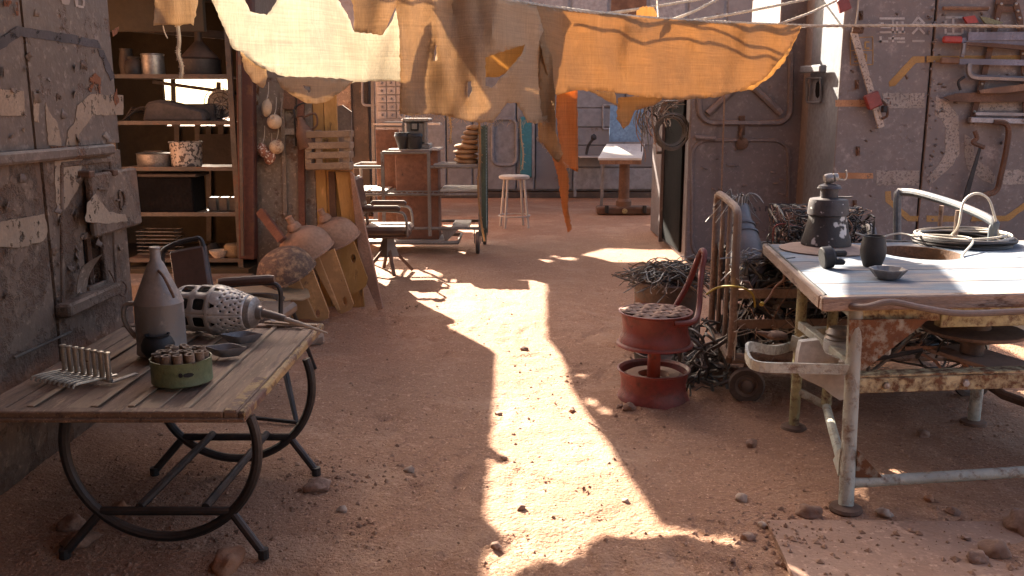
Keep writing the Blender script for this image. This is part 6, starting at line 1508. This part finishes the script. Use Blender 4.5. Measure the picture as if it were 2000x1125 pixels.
br = clothing('burlap_cloth', [(660, -60), (690, 10), (692, 62), (748, 68), (768, 24), (772, 12), (780, 60), (782, 160), (780, 222), (800, 226), (840, 222), (880, 228), (920, 238), (962, 240), (975, 222), (990, 200), (1010, 202), (1030, 240), (1060, 240), (1076, 240), (1075, 180), (1058, 120), (1062, 60), (1048, 12), (1000, 4), (900, -20), (800, -60)],
              [[(948, 112), (1000, 95), (1026, 86), (1020, 104), (1000, 128), (972, 160), (960, 172), (948, 168)], [(978, 215), (990, 203), (1000, 212), (997, 232), (985, 233)], [(914, 160), (920, 158), (922, 178), (916, 192), (912, 180)], [(850, 90), (853, 88), (850, 118), (846, 120)]], lambda u, v: YBu + max(0, (u - 960) / 100) * .45, 'cloth_burlap', 'brown burlap cloth with torn holes in the middle of the line', fq=36, amp=.10, diag=.35)
cloth('', [(936, 108), (960, 92), (1034, 78), (1030, 104), (1000, 136), (975, 150), (940, 152)], (), lambda u, v: 5.95, 'cloth_amber', '', par=br, pname='backing_cloth', amp=.03)
YO = lambda u, v: 6.0 + max(0, (u - 1030)) / 540 * 2.15
oc = clothing('orange_cloth', [(1030, 8), (1100, 18), (1250, 34), (1400, 44), (1566, 50), (1556, 72), (1530, 110), (1490, 156), (1450, 176), (1400, 190), (1330, 195), (1260, 190), (1180, 178), (1126, 176), (1088, 186), (1078, 180), (1062, 120), (1050, 60)], (), lambda u, v: YO(u, v) - .1, 'cloth_orange', 'long orange cloth hanging from the rope at right', fq=34, amp=.12, diag=.3)
cloth('', [(1566, 52), (1534, 118), (1510, 146), (1470, 176), (1440, 178), (1400, 188), (1380, 186), (1440, 168), (1490, 140), (1530, 96)], (), lambda u, v: YO(u, v) + .12, 'cloth_amber', '', par=oc, pname='folded_hem', amp=.03)
cloth('', [(1088, 178), (1128, 176), (1129, 300), (1128, 336), (1112, 328), (1090, 326), (1092, 280), (1086, 220)], (), lambda u, v: 6.35, 'cloth_vivid', '', par=oc, pname='hanging_strip', amp=.04, fq=16)
cloth('', [(1050, 60), (1078, 110), (1084, 190), (1086, 260), (1100, 300), (1090, 318), (1074, 300), (1062, 280), (1052, 276), (1050, 240), (1052, 160)], (), lambda u, v: 5.95, 'cloth_orange', '', par=oc, pname='hanging_strip', amp=.04, fq=10)
cloth('', [(1074, 290), (1098, 306), (1110, 340), (1111, 370), (1109, 400), (1116, 448), (1109, 454), (1101, 420), (1094, 380), (1090, 345)], (), lambda u, v: 5.95, 'cloth_vivid', '', par=oc, pname='hanging_strip', step=5, jit=2, amp=.02, fq=9)
cloth('', [(1206, 192), (1260, 186), (1300, 188), (1280, 204), (1240, 216), (1228, 244), (1218, 252), (1204, 232)], (), lambda u, v: 7.0, 'cloth_orange', '', par=oc, pname='torn_flap', amp=.04, fq=20)
cloth('', [(1136, 174), (1200, 180), (1206, 206), (1180, 194), (1150, 178)], (), lambda u, v: 7.1, 'cloth_tan', '', par=oc, pname='torn_flap', amp=.03, fq=14)
m = MB()
for i in range(150):      # frayed threads along lower hems
    if i < 80: u = rnd.uniform(782, 1075); v = 224 + max(0, (u - 860)) / 100 * 14 if u < 962 else 238; Y_ = YBu + max(0, (u - 960) / 100) * .45
    else: u = rnd.uniform(1050, 1112); v = lerp(270, 330, (u - 1050) / 62); Y_ = 5.97
    p = W(u, v - 4, Y_); L_ = rnd.uniform(.01, .05); m.tube([p, p + V(rnd.uniform(-.012, .012), 0, -L_ * .5), p + V(rnd.uniform(-.02, .02), 0, -L_)], .0013, 3)
m.build('frayed_threads', 'cloth_burlap', br)['kind'] = 'stuff'
for q in ([(936, 238), (938, 300), (934, 360), (938, 420), (946, 470)], [(1016, 232), (1018, 270), (1022, 300), (1020, 330)], [(878, 228), (881, 250), (879, 280)]):
    k = W(*q[-1], 5.6); s = MB(); pts = crs([W(u, v, 5.6) for u, v in q], 5); s.tube(pts, .007 if q[0][0] == 936 else .005, 6)
    for i in range(36):
        p = rnd.choice(pts); s.tube([p, p + V(rnd.uniform(-.018, .018), rnd.uniform(-.01, .01), rnd.uniform(-.02, .005))], .002, 4)
    s.build('dangling_thread', 'cloth_orange' if q[0][0] == 936 else 'cloth_tan', br)

# ropes
def rope(name, pts, r, lab, mat='rope', fuzz=60):
    m = MB(); c_ = crs(pts, 10)
    for ph in (0, 2.09, 4.19):
        ln = 0; o = []
        for i, p in enumerate(c_):
            if i: ln += (p - c_[i - 1]).length
            o.append(p)
        dense = []
        for i in range(len(c_) - 1):
            n_ = max(2, int((c_[i + 1] - c_[i]).length / .02))
            for j in range(n_): dense.append(c_[i].lerp(c_[i + 1], j / n_))
        dense.append(c_[-1])
        m.tube([p + V(0, math.cos(i * .9 + ph), math.sin(i * .9 + ph)) * r * .5 for i, p in enumerate(dense)], r * .62, 5)
    for i in range(fuzz):
        p = rnd.choice(c_); p = p + (c_[1] - c_[0]).normalized() * rnd.uniform(-.1, .1); m.tube([p, p + V(rnd.uniform(-.02, .02), rnd.uniform(-.02, .02), rnd.uniform(-.02, .02))], .0012, 3)
    return single(name, m, mat, lab, 'rope', 'lines strung across the yard')
rope('clothes_line', [W(640, -66, 5.6), W(900, -16, 5.7), W(1030, 7, 5.95), W(1100, 17, 6.2), W(1250, 34, 6.85), W(1400, 43, 7.45), W(1570, 50, 8.15), W(1700, 50, 8.14), W(1850, 50, 8.12), W(2030, 52, 8.1)], .013, 'main pale rope carrying the orange cloth', fuzz=160)
rope('guy_line', [W(1110, 36, 6.4), W(1240, 19, 7.4), W(1370, -2, 8.6), W(1420, -12, 9.2)], .012, 'rope rising from the orange cloth to the upper middle')
rope('guy_line', [W(1312, 39, 7.1), W(1360, 20, 7.8), W(1410, -6, 8.8), W(1440, -20, 9.2)], .012, 'short steep rope rising above the orange cloth')
rope('guy_line', [W(1345, 42, 7.25), W(1450, 24, 7.9), W(1570, 0, 8.7), W(1620, -10, 9.2)], .012, 'rope slanting up to the right above the cabin')
rope('guy_line', [W(1518, 48, 7.95), W(1580, 26, 8.1), W(1640, -2, 8.28), W(1660, -12, 8.3)], .011, 'rope slanting up before the lit container corner')
rope('hang_line', [W(1417, 40, 9.2), W(1415, 180, 9.22), W(1412, 280, 9.24), W(1409, 372, 9.25)], .013, 'vertical cord hanging before the hatch door', 'trolley_tube', 0)
rope('hang_line', [W(1284, -40, 7.2), W(1284, 0, 7.2), W(1286, 36, 7.0)], .012, 'short vertical cord dropping to the orange cloth')
rg = clothing('yellow_rag', [(1240, 36), (1244, 20), (1256, 12), (1276, 14), (1284, 28), (1280, 38)], (), lambda u, v: 7.2, 'cloth_amber', 'small yellow rag knotted above the main rope', fq=12, amp=.03, step=6)

# unseen sheets added overhead, outlines back-projected from the ground shade they cast
def over(gx, gy, z0=2.95, k=.12):
    tt = (z0 + k * (gy - 8)) / (1 - k * SY)
    return V(gx - SX * tt, gy + SY * tt, tt)
def shade(poly, holes, lab, z0=2.95, k=.12):
    us = [p[0] for p in poly]; vs_ = [p[1] for p in poly]
    b_ = over(sum(us) / len(us), sum(vs_) / len(vs_), z0, k)
    t = thing('added_shade_sheet', lab, 'awning', b_, 'unseen sheets added to shade the yard')
    vs, tr = region(poly, holes, .28, .12, .009)
    m = MB(); m.add([over(u, v, z0, k) + V(0, 0, .04 * nz(u * 1.3, v * 1.3)) for u, v in vs], tr); m.build('sheet', 'cloth_shade', t, smooth=80, solid=.004)
def gp(px, py): q = G(px, py); return (q.x, q.y)
rr = random.Random(4)
def dap(px, py, w, h, n=7):
    c_ = gp(px, py); return [(c_[0] + w * math.cos(i * 2 * math.pi / n) * rr.uniform(.7, 1.2), c_[1] + h * math.sin(i * 2 * math.pi / n) * rr.uniform(.7, 1.2)) for i in range(n)]
shade([gp(1065, 545), gp(1066, 655), gp(1090, 690), gp(1120, 760), gp(1160, 830), gp(1200, 900), gp(1262, 985), gp(1285, 1020), (1.25, 2.95), (1.5, 3.72), (3.3, 5.25), (3.4, 8.42), (1.6, 8.44)],
      [dap(1160, 785, .035, .06), dap(1180, 800, .03, .05), dap(1130, 725, .03, .05), dap(1400, 870, .03, .05)], 'unseen sheet added to shade the right half of the yard')
shade([(1.06, 3.02), (1.28, 2.98), (1.5, 3.66), (1.97, 3.08), (1.84, 1.9), (1.12, 2.2)], [dap(1600, 985, .02, .07), dap(1790, 975, .025, .07), dap(1750, 915, .07, .04)], 'small unseen sheet added to dapple the ground board')
shade([(1.86, 1.95), (2.40, 2.1), (2.66, 3.0), (2.2, 2.95)], (), 'narrow unseen sheet added to shade the workbench front')
shade([(.6, 8.25), gp(1069, 546), (-.72, 8.46), (-.6, 9.3), (-.45, 10.5), (-.35, 13.3), (.9, 13.3), (1.0, 12.9), (2.3, 12.4), (3.4, 12.4), (3.4, 10.4), gp(1340, 482), gp(1340, 512), gp(1200, 512), gp(1140, 500), gp(1180, 484), (3.4, 10.25), (3.4, 8.46)],
      [dap(1060, 510, .1, .12), dap(1110, 505, .12, .1), dap(1080, 500, .05, .05), ], 'unseen sheet added to shade the middle of the yard')
t = thing('added_rear_sheet', 'unseen flat sheet added above the viewer to cut sky light', 'awning', (-.2, -.6, 2.5))  # added out of view to hold sky light off the foreground
vs, tr = region([(-2.0, -3.38), (2.2, -3.38), (2.2, 2.2), (-.5, 2.6), (-.6, 4.4), (-2.0, 4.5)], (), .4, .3, .02)
m = MB(); m.add([V(u, v, 2.56 + .03 * nz(u, v)) for u, v in vs], tr); m.build('sheet', 'cloth_shade', t, smooth=80, solid=.004)
clean()
